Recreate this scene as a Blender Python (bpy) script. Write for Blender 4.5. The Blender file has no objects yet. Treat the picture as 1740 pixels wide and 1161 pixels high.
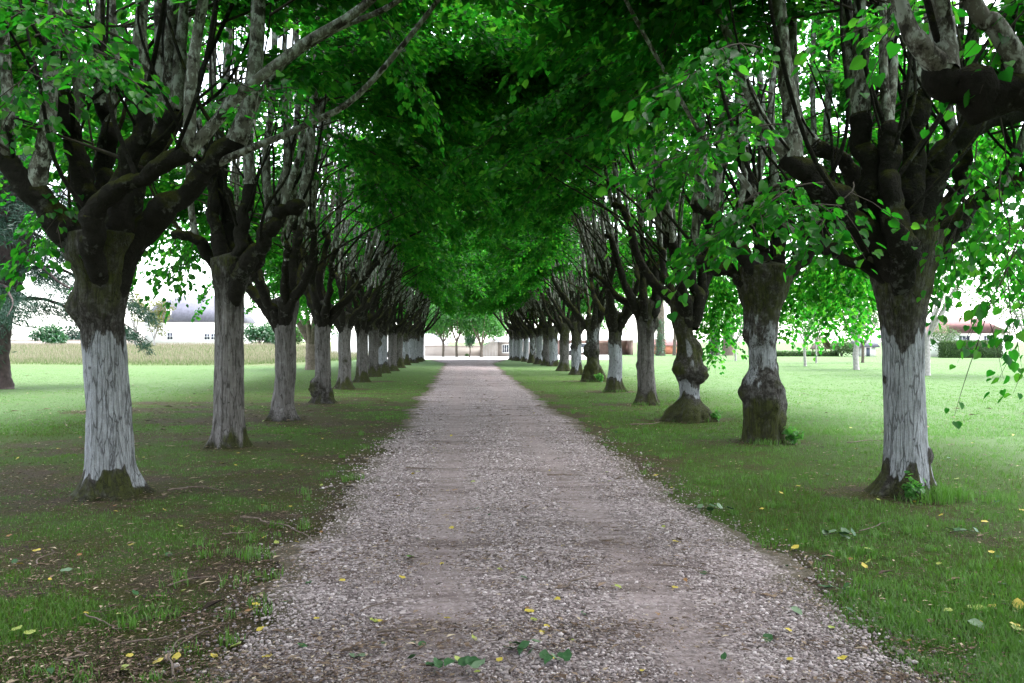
import bpy, math, random
import numpy as np
from mathutils import Vector

# ------------------------------------------------------------------ camera, sky, sun, exposure
S = bpy.context.scene
COL = S.collection
CAM_H = 1.6
FPX = 1400.0            # focal length in pixels of the 1740 px wide photograph
cam_d = bpy.data.cameras.new("camera")
cam_d.sensor_width = 36.0
cam_d.lens = 36.0 * FPX / 1740.0
cam_d.clip_start = 0.05
cam_d.clip_end = 3000
cam = bpy.data.objects.new("camera", cam_d)
COL.objects.link(cam)
cam.location = (0, 0, CAM_H)
cam.rotation_euler = (math.radians(90), 0, 0)
S.camera = cam

SUN_EL, SUN_AZ = 66.0, 70.0       # azimuth measured from +Y towards +X
world = bpy.data.worlds.new("World")
S.world = world
world.use_nodes = True
wn = world.node_tree.nodes
wl = world.node_tree.links
wn.clear()
w_out = wn.new("ShaderNodeOutputWorld")
w_bg = wn.new("ShaderNodeBackground")
w_sky = wn.new("ShaderNodeTexSky")
w_sky.sky_type = 'NISHITA'
w_sky.sun_disc = False
w_sky.sun_elevation = math.radians(SUN_EL)
w_sky.sun_rotation = math.radians(SUN_AZ)
w_sky.air_density = 1.0
w_sky.dust_density = 1.2
w_sky.ozone_density = 1.0
w_hs = wn.new("ShaderNodeHueSaturation")       # overcast: the cloud cover takes most of the blue out
w_hs.inputs['Saturation'].default_value = 0.36
w_bg.inputs['Strength'].default_value = 0.15
wl.new(w_sky.outputs[0], w_hs.inputs['Color'])
wl.new(w_hs.outputs[0], w_bg.inputs['Color'])
wl.new(w_bg.outputs[0], w_out.inputs['Surface'])

sun_d = bpy.data.lights.new("sun", 'SUN')
sun_d.energy = 1.5
sun_d.angle = math.radians(60)
sun_d.color = (1.0, 0.985, 0.97)
sun = bpy.data.objects.new("sun", sun_d)
COL.objects.link(sun)
_az, _el = math.radians(SUN_AZ), math.radians(SUN_EL)
_to = Vector((math.sin(_az) * math.cos(_el), math.cos(_az) * math.cos(_el), math.sin(_el)))
sun.rotation_euler = (-_to).to_track_quat('-Z', 'Y').to_euler()

S.view_settings.view_transform = 'Standard'
S.view_settings.look = 'None'
S.view_settings.gamma = 1.0
S.view_settings.use_curve_mapping = False
S.view_settings.exposure = 3.05
S.cycles.max_bounces = 10
S.cycles.diffuse_bounces = 6
S.cycles.glossy_bounces = 2
S.cycles.transmission_bounces = 4
S.cycles.transparent_max_bounces = 4
S.cycles.caustics_reflective = False
S.cycles.caustics_refractive = False

# ------------------------------------------------------------------ helpers
def W(px, py, Y):
    """photo pixel at depth Y -> world point (used to measure the place from the photograph)"""
    return np.array([(px - 870.0) / FPX * Y, Y, CAM_H + (580.0 - py) / FPX * Y])

def gdepth(py):
    return CAM_H * FPX / (py - 580.0)

def sstep(a, b, x):
    t = np.clip((np.asarray(x, float) - a) / (b - a), 0, 1)
    return t * t * (3 - 2 * t)

def _hash(ix, iy, iz, seed):
    h = (ix.astype(np.int64) * 374761393 + iy.astype(np.int64) * 668265263 +
         iz.astype(np.int64) * 2147483647 + seed * 974711) & 0xffffffff
    h = ((h ^ (h >> 13)) * 1274126177) & 0xffffffff
    h = h ^ (h >> 16)
    return (h & 0xffff) / 65535.0

def vnoise(p, seed=0):
    p = np.asarray(p, float)
    i = np.floor(p).astype(np.int64)
    f = p - i
    f = f * f * (3 - 2 * f)
    r = 0
    for dx in (0, 1):
        for dy in (0, 1):
            for dz in (0, 1):
                w = ((f[:, 0] if dx else 1 - f[:, 0]) * (f[:, 1] if dy else 1 - f[:, 1]) *
                     (f[:, 2] if dz else 1 - f[:, 2]))
                r = r + w * _hash(i[:, 0] + dx, i[:, 1] + dy, i[:, 2] + dz, seed)
    return r

def fbm(p, seed=0, oct=3):
    p = np.asarray(p, float)
    a, s, t = 0.5, 0.0, 0.0
    for k in range(oct):
        s = s + a * vnoise(p, seed + k * 17)
        t += a
        p = p * 2.03 + 5.1
        a *= 0.5
    return s / t

class MB:
    """collects vertices and polygons, then links them as ONE mesh"""
    def __init__(self):
        self.V, self.L, self.T, self.n = [], [], [], 0
        self.A = {}
    def add(self, V, F, **attrs):
        V = np.asarray(V, float).reshape(-1, 3)
        F = np.asarray(F, np.int64)
        self.V.append(V)
        self.L.append((F + self.n).ravel())
        self.T.append(np.full(len(F), F.shape[1], np.int32))
        for k, v in attrs.items():
            self.A.setdefault(k, []).append((self.n, np.broadcast_to(np.asarray(v, float), (len(V),))))
        self.n += len(V)
        return self
    def box(self, x0, x1, y0, y1, z0, z1):
        V = [(x, y, z) for z in (z0, z1) for y in (y0, y1) for x in (x0, x1)]
        F = [(0, 2, 3, 1), (4, 5, 7, 6), (0, 1, 5, 4), (1, 3, 7, 5), (3, 2, 6, 7), (2, 0, 4, 6)]
        return self.add(V, F)
    def prism(self, prof, a0, a1, axis='y'):
        """closed profile [(u,z)] swept between a0 and a1 along axis"""
        n = len(prof)
        V = []
        for a in (a0, a1):
            for u, z in prof:
                V.append((u, a, z) if axis == 'y' else (a, u, z))
        self.add(V, [(i, (i + 1) % n, n + (i + 1) % n, n + i) for i in range(n)])
        self.add(V[:n], [list(range(n))])
        self.add(V[n:], [list(range(n))[::-1]])
        return self
    def mesh(self, name, mat, smooth=False):
        V = np.concatenate(self.V)
        L = np.concatenate(self.L)
        T = np.concatenate(self.T)
        me = bpy.data.meshes.new(name)
        me.vertices.add(len(V))
        me.vertices.foreach_set('co', V.astype(np.float32).ravel())
        me.loops.add(len(L))
        me.loops.foreach_set('vertex_index', L.astype(np.int32))
        me.polygons.add(len(T))
        st = np.concatenate([[0], np.cumsum(T)[:-1]]).astype(np.int32)
        me.polygons.foreach_set('loop_start', st)
        if smooth:
            me.polygons.foreach_set('use_smooth', np.ones(len(T), bool))
        for k, chunks in self.A.items():
            arr = np.zeros(len(V), np.float32)
            for o, v in chunks:
                arr[o:o + len(v)] = v
            at = me.attributes.new(k, 'FLOAT', 'POINT')
            at.data.foreach_set('value', arr)
        me.update(calc_edges=True)
        me.validate()
        if mat:
            me.materials.append(mat)
        return me
    def build(self, name, mat, parent=None, smooth=False):
        return link(name, self.mesh(name, mat, smooth), parent)

def link(name, me, parent=None):
    o = bpy.data.objects.new(name, me)
    COL.objects.link(o)
    if parent:
        o.parent = parent
    return o

def tag(o, label=None, cat=None, group=None, kind=None):
    if label: o['label'] = label
    if cat: o['category'] = cat
    if group: o['group'] = group
    if kind: o['kind'] = kind
    return o

def empty(name, loc, label, cat, group=None, rz=0):
    o = bpy.data.objects.new(name, None)
    COL.objects.link(o)
    o.empty_display_size = 0.3
    o.location = loc
    o.rotation_euler = (0, 0, rz)
    return tag(o, label, cat, group)

def spline(P, n):
    """Catmull-Rom through the rows of P (any number of columns), n samples"""
    P = np.asarray(P, float)
    m = len(P)
    if m == 2:
        t = np.linspace(0, 1, n)[:, None]
        return P[0] * (1 - t) + P[1] * t
    Q = np.vstack([2 * P[0] - P[1], P, 2 * P[-1] - P[-2]])
    u = np.linspace(0, m - 1, n)
    i = np.minimum(u.astype(int), m - 2)
    t = (u - i)[:, None]
    a, b, c, d = Q[i], Q[i + 1], Q[i + 2], Q[i + 3]
    return 0.5 * (2 * b + (c - a) * t + (2 * a - 5 * b + 4 * c - d) * t ** 2 + (3 * b - a - 3 * c + d) * t ** 3)

def tube(mb, P, R, seg=8, n=None, rough=0.0, seed=0, cap=True, **attrs):
    """tapered tube along control points P with radii R"""
    P = np.asarray(P, float)
    R = np.asarray(R, float)
    n = n or max(4, len(P) * 3)
    PR = spline(np.hstack([P, R[:, None]]), n)
    C, r = PR[:, :3], np.maximum(PR[:, 3], 0.0008)
    T = np.gradient(C, axis=0)
    T /= np.linalg.norm(T, axis=1)[:, None] + 1e-9
    N = np.zeros_like(C)
    a = np.array([0, 0, 1.0]) if abs(T[0, 2]) < 0.8 else np.array([1.0, 0, 0])
    v = np.cross(T[0], a)
    for k in range(n):
        v = v - T[k] * v.dot(T[k])
        v /= np.linalg.norm(v) + 1e-9
        N[k] = v
    B = np.cross(T, N)
    th = np.linspace(0, 2 * math.pi, seg, endpoint=False)
    D = N[:, None, :] * np.cos(th)[None, :, None] + B[:, None, :] * np.sin(th)[None, :, None]
    rr = np.repeat(r[:, None], seg, 1)
    if rough > 0:
        q = (C[:, None, :] + D * rr[..., None]).reshape(-1, 3)
        rr = rr * (1 + rough * 2 * (fbm(q * 5.0 + seed * 3.7, seed, 3).reshape(n, seg) - 0.5)
                   + rough * 1.0 * (fbm(q * 17.0 + seed * 1.9, seed + 2, 2).reshape(n, seg) - 0.5))
    V = (C[:, None, :] + D * rr[..., None]).reshape(-1, 3)
    k = np.arange(n - 1)[:, None] * seg
    j = np.arange(seg)[None, :]
    F = np.stack([k + j, k + (j + 1) % seg, k + seg + (j + 1) % seg, k + seg + j], -1).reshape(-1, 4)
    base = len(V)
    if cap:
        V = np.vstack([V, C[-1] + T[-1] * r[-1] * 0.5])
        jj = np.arange(seg)
        F3 = np.stack([(n - 1) * seg + jj, (n - 1) * seg + (jj + 1) % seg, np.full(seg, base)], -1)
    o = mb.n
    mb.add(V, F, **attrs)
    if cap:
        mb.L.append((F3 + o).ravel())
        mb.T.append(np.full(len(F3), 3, np.int32))
    return mb

# ------------------------------------------------------------------ materials
def new_mat(name):
    m = bpy.data.materials.new(name)
    m.use_nodes = True
    nt = m.node_tree
    nt.nodes.clear()
    out = nt.nodes.new("ShaderNodeOutputMaterial")
    return m, nt, out

class N:
    def __init__(self, nt):
        self.nt = nt
    def node(self, t, **kw):
        n = self.nt.nodes.new(t)
        for k, v in kw.items():
            setattr(n, k, v)
        return n
    def link(self, a, b):
        self.nt.links.new(a, b)
    def val(self, inp, v):
        if hasattr(v, 'links'):
            self.link(v, inp)
        else:
            inp.default_value = v
    def attr(self, name):
        return self.node("ShaderNodeAttribute", attribute_name=name).outputs['Fac']
    def coord(self, scale=(1, 1, 1), out='Object'):
        c = self.node("ShaderNodeTexCoord").outputs[out]
        m = self.node("ShaderNodeMapping")
        m.inputs['Scale'].default_value = scale
        self.link(c, m.inputs['Vector'])
        return m.outputs[0]
    def noise(self, vec, scale, detail=4, rough=0.55, dist=0.0):
        n = self.node("ShaderNodeTexNoise")
        self.link(vec, n.inputs['Vector'])
        n.inputs['Scale'].default_value = scale
        n.inputs['Detail'].default_value = detail
        n.inputs['Roughness'].default_value = rough
        n.inputs['Distortion'].default_value = dist
        return n.outputs['Fac']
    def voro(self, vec, scale, feature='F1', out='Distance'):
        n = self.node("ShaderNodeTexVoronoi", feature=feature)
        self.link(vec, n.inputs['Vector'])
        n.inputs['Scale'].default_value = scale
        return n.outputs[out]
    def ramp(self, fac, stops):
        n = self.node("ShaderNodeValToRGB")
        e = n.color_ramp.elements
        while len(e) < len(stops):
            e.new(0.5)
        for el, (p, c) in zip(e, stops):
            el.position = p
            el.color = (c, c, c, 1) if isinstance(c, (int, float)) else (*c, 1)
        self.link(fac, n.inputs['Fac'])
        return n.outputs['Color']
    def mix(self, fac, a, b, mode='MIX'):
        n = self.node("ShaderNodeMix", data_type='RGBA', blend_type=mode)
        self.val(n.inputs[0], fac)
        for i, v in ((6, a), (7, b)):
            if isinstance(v, tuple):
                v = (*v, 1) if len(v) == 3 else v
            self.val(n.inputs[i], v)
        return n.outputs[2]
    def math(self, op, a, b=0.0, c=0.0):
        n = self.node("ShaderNodeMath", operation=op)
        self.val(n.inputs[0], a)
        self.val(n.inputs[1], b)
        self.val(n.inputs[2], c)
        return n.outputs[0]
    def bump(self, h, strength=0.5, dist=0.02):
        n = self.node("ShaderNodeBump")
        n.inputs['Strength'].default_value = strength
        n.inputs['Distance'].default_value = dist
        self.link(h, n.inputs['Height'])
        return n.outputs[0]
    def principled(self, out, color, rough=0.8, normal=None, spec=0.3):
        p = self.node("ShaderNodeBsdfPrincipled")
        self.val(p.inputs['Base Color'], (*color, 1) if isinstance(color, tuple) else color)
        self.val(p.inputs['Roughness'], rough)
        p.inputs['Specular IOR Level'].default_value = spec
        if normal:
            self.link(normal, p.inputs['Normal'])
        self.link(p.outputs[0], out.inputs['Surface'])
        return p

def plain(name, color, rough=0.7, var=0.15, scale=3.0, bump=0.0, spec=0.3):
    m, nt, out = new_mat(name)
    n = N(nt)
    v = n.coord()
    f = n.noise(v, scale, 5)
    lo = tuple(c * (1 - var) for c in color)
    hi = tuple(min(1, c * (1 + var)) for c in color)
    col = n.ramp(f, [(0.3, lo), (0.7, hi)])
    nm = n.bump(n.noise(v, scale * 8, 4), bump, 0.01) if bump else None
    n.principled(out, col, rough, nm, spec)
    return m

def leaf_mat(name, cols, tcols, trans=0.5, gloss=0.05, grough=0.35):
    """thin leaves: diffuse above, translucent through, a little waxy shine; per-leaf 'rnd' picks the tone"""
    m, nt, out = new_mat(name)
    n = N(nt)
    r = n.attr('rnd')
    k = len(cols) - 1
    c1 = n.ramp(r, [(i / k, c) for i, c in enumerate(cols)])
    c2 = n.ramp(r, [(i / k, c) for i, c in enumerate(tcols)])
    d = n.node("ShaderNodeBsdfDiffuse")
    n.link(c1, d.inputs['Color'])
    t = n.node("ShaderNodeBsdfTranslucent")
    n.link(c2, t.inputs['Color'])
    mx = n.node("ShaderNodeMixShader")
    mx.inputs[0].default_value = trans
    n.link(d.outputs[0], mx.inputs[1])
    n.link(t.outputs[0], mx.inputs[2])
    last = mx.outputs[0]
    if gloss > 0:
        g = n.node("ShaderNodeBsdfGlossy")
        g.inputs['Roughness'].default_value = grough
        m2 = n.node("ShaderNodeMixShader")
        m2.inputs[0].default_value = gloss
        n.link(last, m2.inputs[1])
        n.link(g.outputs[0], m2.inputs[2])
        last = m2.outputs[0]
    n.link(last, out.inputs['Surface'])
    return m

def bark_trunk():
    """fissured lime bark: pale grey limewash / lichen where 'white' is high, moss where 'moss' is high"""
    m, nt, out = new_mat("lime_trunk_bark")
    n = N(nt)
    v = n.coord((1, 1, 0.13))
    v1 = n.coord((1, 1, 1))
    v2 = n.coord((1, 1, 0.45))
    fis = n.noise(v, 22, 6, 0.62, 0.9)
    fis2 = n.noise(v, 60, 4, 0.6, 0.4)
    patch = n.noise(v2, 5.5, 7, 0.72, 0.5)
    fine = n.noise(v1, 70, 4, 0.7)
    blot = n.noise(v1, 13, 5, 0.7)
    w = n.math('MULTIPLY', n.attr('white'), 1.12)
    gy = n.attr('grey')
    ms = n.attr('moss')
    wv = n.math('ADD', n.math('MULTIPLY', w, 1.7), n.math('MULTIPLY_ADD', patch, 2.6, -1.95))
    wmask = n.ramp(wv, [(0.40, 0.0), (0.62, 1.0)])
    wob = n.node("ShaderNodeTexNoise")
    n.link(n.coord((1, 1, 0.35)), wob.inputs['Vector'])
    wob.inputs['Scale'].default_value = 9
    wob.inputs['Detail'].default_value = 4
    vm = n.node("ShaderNodeVectorMath", operation='MULTIPLY_ADD')
    n.link(wob.outputs['Color'], vm.inputs[0])
    vm.inputs[1].default_value = (.045, .045, .04)
    n.link(n.coord((1, 1, 0.085)), vm.inputs[2])
    crack = n.voro(vm.outputs[0], 24, 'DISTANCE_TO_EDGE')
    crack2 = n.voro(vm.outputs[0], 55, 'DISTANCE_TO_EDGE')
    gsel = n.math('MULTIPLY_ADD', n.noise(v2, 3.0, 3), .06, -.028)
    groove = n.ramp(n.math('SUBTRACT', crack, gsel), [(0.0, 0.15), (0.05, 1.0)])
    groove = n.math('MULTIPLY', groove, n.ramp(fis, [(0.36, 0.25), (0.46, 1.0)]))
    groove2 = n.ramp(fis2, [(0.3, 0.35), (0.55, 1.0)])
    wcol = n.mix(blot, (0.15, 0.157, 0.172), (0.36, 0.376, 0.405))
    wcol = n.mix(n.ramp(fine, [(0.35, 0.45), (0.6, 0.0)]), wcol, (0.16, 0.15, 0.135))
    bcol = n.mix(fis, (0.009, 0.008, 0.007), (0.050, 0.043, 0.037))
    bcol = n.mix(n.ramp(blot, [(0.45, 0.0), (0.7, 0.55)]), bcol, (0.19, 0.185, 0.175))
    gcol = n.mix(fis, (0.055, 0.048, 0.044), (0.20, 0.186, 0.180))
    gcol = n.mix(n.ramp(blot, [(0.5, 0.0), (0.75, 0.5)]), gcol, (0.25, 0.25, 0.252))
    bcol = n.mix(gy, bcol, gcol)
    col = n.mix(wmask, bcol, wcol)
    mcol = n.mix(fine, (0.012, 0.015, 0.003), (0.055, 0.064, 0.011))
    mm = n.math('ADD', ms, n.math('MULTIPLY_ADD', patch, 1.6, -0.85))
    mmask = n.ramp(mm, [(0.38, 0.0), (0.72, 0.9)])
    col = n.mix(n.math('MULTIPLY', mmask, n.math('SUBTRACT', 1.0, n.math('MULTIPLY', wmask, 0.75))), col, mcol)
    col = n.mix(n.math('MULTIPLY', n.math('SUBTRACT', 1.0, groove), 0.82), col, (0.018, 0.015, 0.012))
    col = n.mix(n.math('MULTIPLY', n.math('SUBTRACT', 1.0, groove2), 0.5), col, (0.03, 0.026, 0.022))
    h = n.math('ADD', n.math('MULTIPLY', groove, 1.0), n.math('MULTIPLY', groove2, 0.35))
    h = n.math('ADD', h, n.math('MULTIPLY', fine, 0.3))
    n.principled(out, col, 0.92, n.bump(h, 0.85, 0.022), 0.15)
    return m

def bark_limb():
    """dark knotted limb, moss on its upper side"""
    m, nt, out = new_mat("lime_limb_bark")
    n = N(nt)
    v1 = n.coord()
    a = n.noise(v1, 16, 6, 0.66, 0.5)
    b = n.noise(v1, 55, 4, 0.7)
    p = n.noise(v1, 4.5, 5, 0.66)
    up = n.node("ShaderNodeSeparateXYZ")
    n.link(n.node("ShaderNodeNewGeometry").outputs['Normal'], up.inputs[0])
    moss = n.ramp(n.math('ADD', n.math('MULTIPLY', up.outputs['Z'], 0.55), n.math('MULTIPLY_ADD', p, 1.9, -0.62)),
                  [(0.42, 0.0), (0.75, 0.95)])
    col = n.mix(a, (0.005, 0.005, 0.004), (0.032, 0.028, 0.023))
    li = n.ramp(n.math('ADD', p, n.math('MULTIPLY', a, 0.45)), [(0.82, 0.0), (0.90, 0.55)])
    col = n.mix(li, col, (0.13, 0.132, 0.12))
    col = n.mix(moss, col, n.mix(b, (0.010, 0.012, 0.002), (0.055, 0.060, 0.010)))
    h = n.math('ADD', a, n.math('MULTIPLY', b, 0.4))
    n.principled(out, col, 0.95, n.bump(h, 1.0, 0.06), 0.1)
    return m

def bark_shoot():
    """straight young shoots: pale grey lichen with dark blotches"""
    m, nt, out = new_mat("lime_shoot_bark")
    n = N(nt)
    v = n.coord((1, 1, 0.55))
    v1 = n.coord()
    a = n.noise(v, 17, 6, 0.68, 0.3)
    b = n.noise(v1, 6, 4, 0.6)
    c = n.noise(v1, 60, 3, 0.6)
    base = n.mix(b, (0.06, 0.055, 0.045), (0.15, 0.142, 0.12))
    wh = n.ramp(a, [(0.50, 0.0), (0.58, 0.85)])
    col = n.mix(wh, base, n.mix(b, (0.37, 0.39, 0.36), (0.25, 0.265, 0.235)))
    dk = n.ramp(n.math('ADD', n.math('MULTIPLY', a, 0.6), n.math('MULTIPLY', b, 0.5)), [(0.47, 1.0), (0.53, 0.0)])
    col = n.mix(dk, col, (0.028, 0.024, 0.019))
    n.principled(out, col, 0.9, n.bump(n.math('ADD', a, n.math('MULTIPLY', c, 0.3)), 0.6, 0.012), 0.15)
    return m

M = {}
M['trunk'] = bark_trunk()
M['limb'] = bark_limb()
M['shoot'] = bark_shoot()
M['twig'] = plain("twig_bark", (0.035, 0.028, 0.02), 0.9, 0.4, 12)
M['leaf'] = leaf_mat("lime_leaf",
                     [(0.011, 0.060, 0.010), (0.020, 0.100, 0.014), (0.045, 0.155, 0.020)],
                     [(0.014, 0.19, 0.010), (0.036, 0.31, 0.014), (0.150, 0.47, 0.030)], 0.54, 0.012)
M['pale_leaf'] = leaf_mat("pale_tree_leaf",
                          [(0.033, 0.066, 0.022), (0.050, 0.094, 0.030), (0.077, 0.116, 0.044)],
                          [(0.044, 0.121, 0.028), (0.072, 0.165, 0.039), (0.110, 0.187, 0.055)], 0.5, 0.03)
M['bright_leaf'] = leaf_mat("maple_leaf",
                            [(0.022, 0.09, 0.022), (0.036, 0.135, 0.028), (0.062, 0.18, 0.036)],
                            [(0.045, 0.26, 0.035), (0.085, 0.34, 0.042), (0.145, 0.42, 0.05)], 0.5, 0.04)
M['yellow_leaf'] = leaf_mat("yellowing_tree_leaf",
                            [(0.078, 0.090, 0.030), (0.108, 0.114, 0.036), (0.144, 0.132, 0.048)],
                            [(0.120, 0.162, 0.036), (0.162, 0.180, 0.042), (0.192, 0.180, 0.060)], 0.45, 0.03)
M['needle'] = leaf_mat("cedar_needle",
                       [(0.010, 0.028, 0.018), (0.020, 0.048, 0.033), (0.042, 0.078, 0.056)],
                       [(0.02, 0.06, 0.03), (0.03, 0.09, 0.045), (0.05, 0.12, 0.06)], 0.25, 0.03)
M['hedge_leaf'] = leaf_mat("hedge_leaf",
                           [(0.028, 0.061, 0.017), (0.041, 0.083, 0.022), (0.061, 0.105, 0.028)],
                           [(0.033, 0.099, 0.017), (0.055, 0.132, 0.022), (0.077, 0.165, 0.028)], 0.35, 0.03)
M['ivy_leaf'] = leaf_mat("ivy_leaf",
                         [(0.012, 0.06, 0.022), (0.022, 0.085, 0.03), (0.04, 0.11, 0.04)],
                         [(0.02, 0.12, 0.03), (0.04, 0.16, 0.04), (0.06, 0.2, 0.04)], 0.3, 0.06)
M['grass'] = leaf_mat("grass_blade",
                      [(0.075, 0.064, 0.016), (0.052, 0.098, 0.014), (0.082, 0.152, 0.022), (0.090, 0.168, 0.042), (0.120, 0.182, 0.080)],
                      [(0.07, 0.07, 0.012), (0.060, 0.18, 0.014), (0.090, 0.26, 0.022), (0.105, 0.29, 0.045), (0.16, 0.28, 0.10)], 0.38, 0.02)
M['cedar_bark'] = plain("cedar_bark", (0.046, 0.034, 0.033), 0.95, 0.5, 6, 0.8)
M['pale_bark'] = plain("pale_bark", (0.30, 0.28, 0.27), 0.9, 0.35, 8, 0.5)
M['brown_bark'] = plain("brown_bark", (0.11, 0.09, 0.07), 0.95, 0.4, 7, 0.6)
M['white_wall'] = plain("white_render", (0.74, 0.72, 0.70), 0.9, 0.06, 0.8)
M['beige_wall'] = plain("beige_render", (0.36, 0.315, 0.285), 0.9, 0.14, 0.7, 0.3)
M['coping'] = plain("stone_coping", (0.30, 0.255, 0.23), 0.9, 0.2, 2)
M['slate'] = plain("slate_roof", (0.115, 0.113, 0.14), 0.7, 0.18, 3)
M['tile'] = plain("red_tile_roof", (0.165, 0.085, 0.08), 0.85, 0.22, 4)
M['zinc'] = plain("pale_zinc_roof", (0.62, 0.64, 0.68), 0.5, 0.08, 1)
M['glass'] = plain("dark_window_glass", (0.035, 0.04, 0.06), 0.12, 0.2, 1, 0, 0.6)
M['white_paint'] = plain("white_paint", (0.78, 0.78, 0.78), 0.5, 0.05, 3)
M['dark_paint'] = plain("dark_fascia", (0.09, 0.10, 0.14), 0.6, 0.1, 2)
M['board'] = plain("pale_boards", (0.36, 0.325, 0.305), 0.85, 0.12, 2)
M['pink_wall'] = plain("pink_brick", (0.36, 0.24, 0.215), 0.9, 0.15, 3)
M['red_wall'] = plain("red_brick", (0.42, 0.16, 0.10), 0.9, 0.2, 3)
M['timber'] = plain("dark_timber", (0.10, 0.07, 0.055), 0.8, 0.3, 6)
M['car_white'] = plain("white_car_paint", (0.7, 0.74, 0.8), 0.25, 0.03, 1, 0, 0.6)
M['rubber'] = plain("tyre_rubber", (0.02, 0.02, 0.02), 0.8, 0.2, 5)

def stone_mat():
    m, nt, out = new_mat("limestone_gravel")
    n = N(nt)
    r = n.attr('rnd')
    v = n.coord()
    col = n.ramp(r, [(0.0, (0.060, 0.047, 0.047)), (0.3, (0.197, 0.161, 0.161)), (0.7, (0.393, 0.335, 0.334)),
                     (1.0, (0.633, 0.559, 0.561))])
    col = n.mix(n.ramp(n.noise(v, 45, 4, 0.7), [(0.35, 0.4), (0.65, 0.0)]), col, (0.142, 0.106, 0.092))
    n.principled(out, col, 0.88, n.bump(n.noise(v, 160, 3), 0.4, 0.004), 0.2)
    return m

def litter_mat():
    m, nt, out = new_mat("dry_litter")
    n = N(nt)
    r = n.attr('rnd')
    n.principled(out, n.ramp(r, [(0, (0.025, 0.017, 0.013)), (0.45, (0.105, 0.068, 0.048)), (0.75, (0.22, 0.155, 0.11)),
                                 (1, (0.42, 0.34, 0.24))]), 0.9, None, 0.2)
    return m

def path_mat():
    m, nt, out = new_mat("gravel_surface")
    n = N(nt)
    v = n.coord()
    track = n.attr('track')
    edge = n.attr('edge')
    big = n.noise(v, 0.9, 5, 0.6)
    mid = n.noise(v, 4.0, 5, 0.65)
    cell = n.voro(v, 48, 'F1', 'Color')
    sep = n.node("ShaderNodeSeparateColor")
    n.link(cell, sep.inputs[0])
    cd = n.voro(v, 48, 'F1', 'Distance')
    cell2 = n.voro(v, 22, 'F1', 'Color')
    sep2 = n.node("ShaderNodeSeparateColor")
    n.link(cell2, sep2.inputs[0])
    cd2 = n.voro(v, 22, 'F1', 'Distance')
    fine = n.noise(v, 130, 4, 0.7)
    stones = n.ramp(sep.outputs[0], [(0.0, (0.055, 0.042, 0.042)), (0.45, (0.164, 0.128, 0.130)), (0.8, (0.312, 0.256, 0.259)),
                                     (1.0, (0.513, 0.444, 0.443))])
    dust = n.mix(fine, (0.142, 0.108, 0.107), (0.327, 0.264, 0.263))
    stones2 = n.ramp(sep2.outputs[1], [(0.0, (0.066, 0.050, 0.051)), (0.5, (0.207, 0.166, 0.167)), (1.0, (0.448, 0.383, 0.382))])
    st = n.mix(n.ramp(cd2, [(0.30, 0.9), (0.55, 0.0)]), stones, stones2)
    tmask = n.ramp(n.math('ADD', track, n.math('MULTIPLY_ADD', mid, 1.4, -0.7)), [(0.45, 0.0), (0.95, 0.7)])
    col = n.mix(tmask, st, dust)
    vs = n.coord((.55, 2.2, 1))
    strk = n.math('ADD', n.math('MULTIPLY', n.noise(vs, 1.1, 5, .65), 0.6), n.math('MULTIPLY', n.noise(vs, 6.0, 4, .65), 0.4))
    col = n.mix(n.ramp(strk, [(0.47, 0.0), (0.62, 0.75)]), col, (0.082, 0.057, 0.051))
    col = n.mix(n.math('MULTIPLY', n.ramp(n.math('ADD', edge, n.math('MULTIPLY_ADD', mid, 1.5, -0.75)), [(0.4, 0), (0.9, 0.85)]), 1.0), col,
                n.mix(fine, (0.038, 0.035, 0.017), (0.097, 0.079, 0.047)))
    h = n.math('ADD', n.math('MULTIPLY', n.math('SUBTRACT', 1.0, cd), 0.7), n.math('MULTIPLY', fine, 0.5))
    h = n.math('ADD', h, n.math('MULTIPLY', mid, 0.6))
    n.principled(out, col, 0.92, n.bump(h, 0.75, 0.02), 0.2)
    return m

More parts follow.
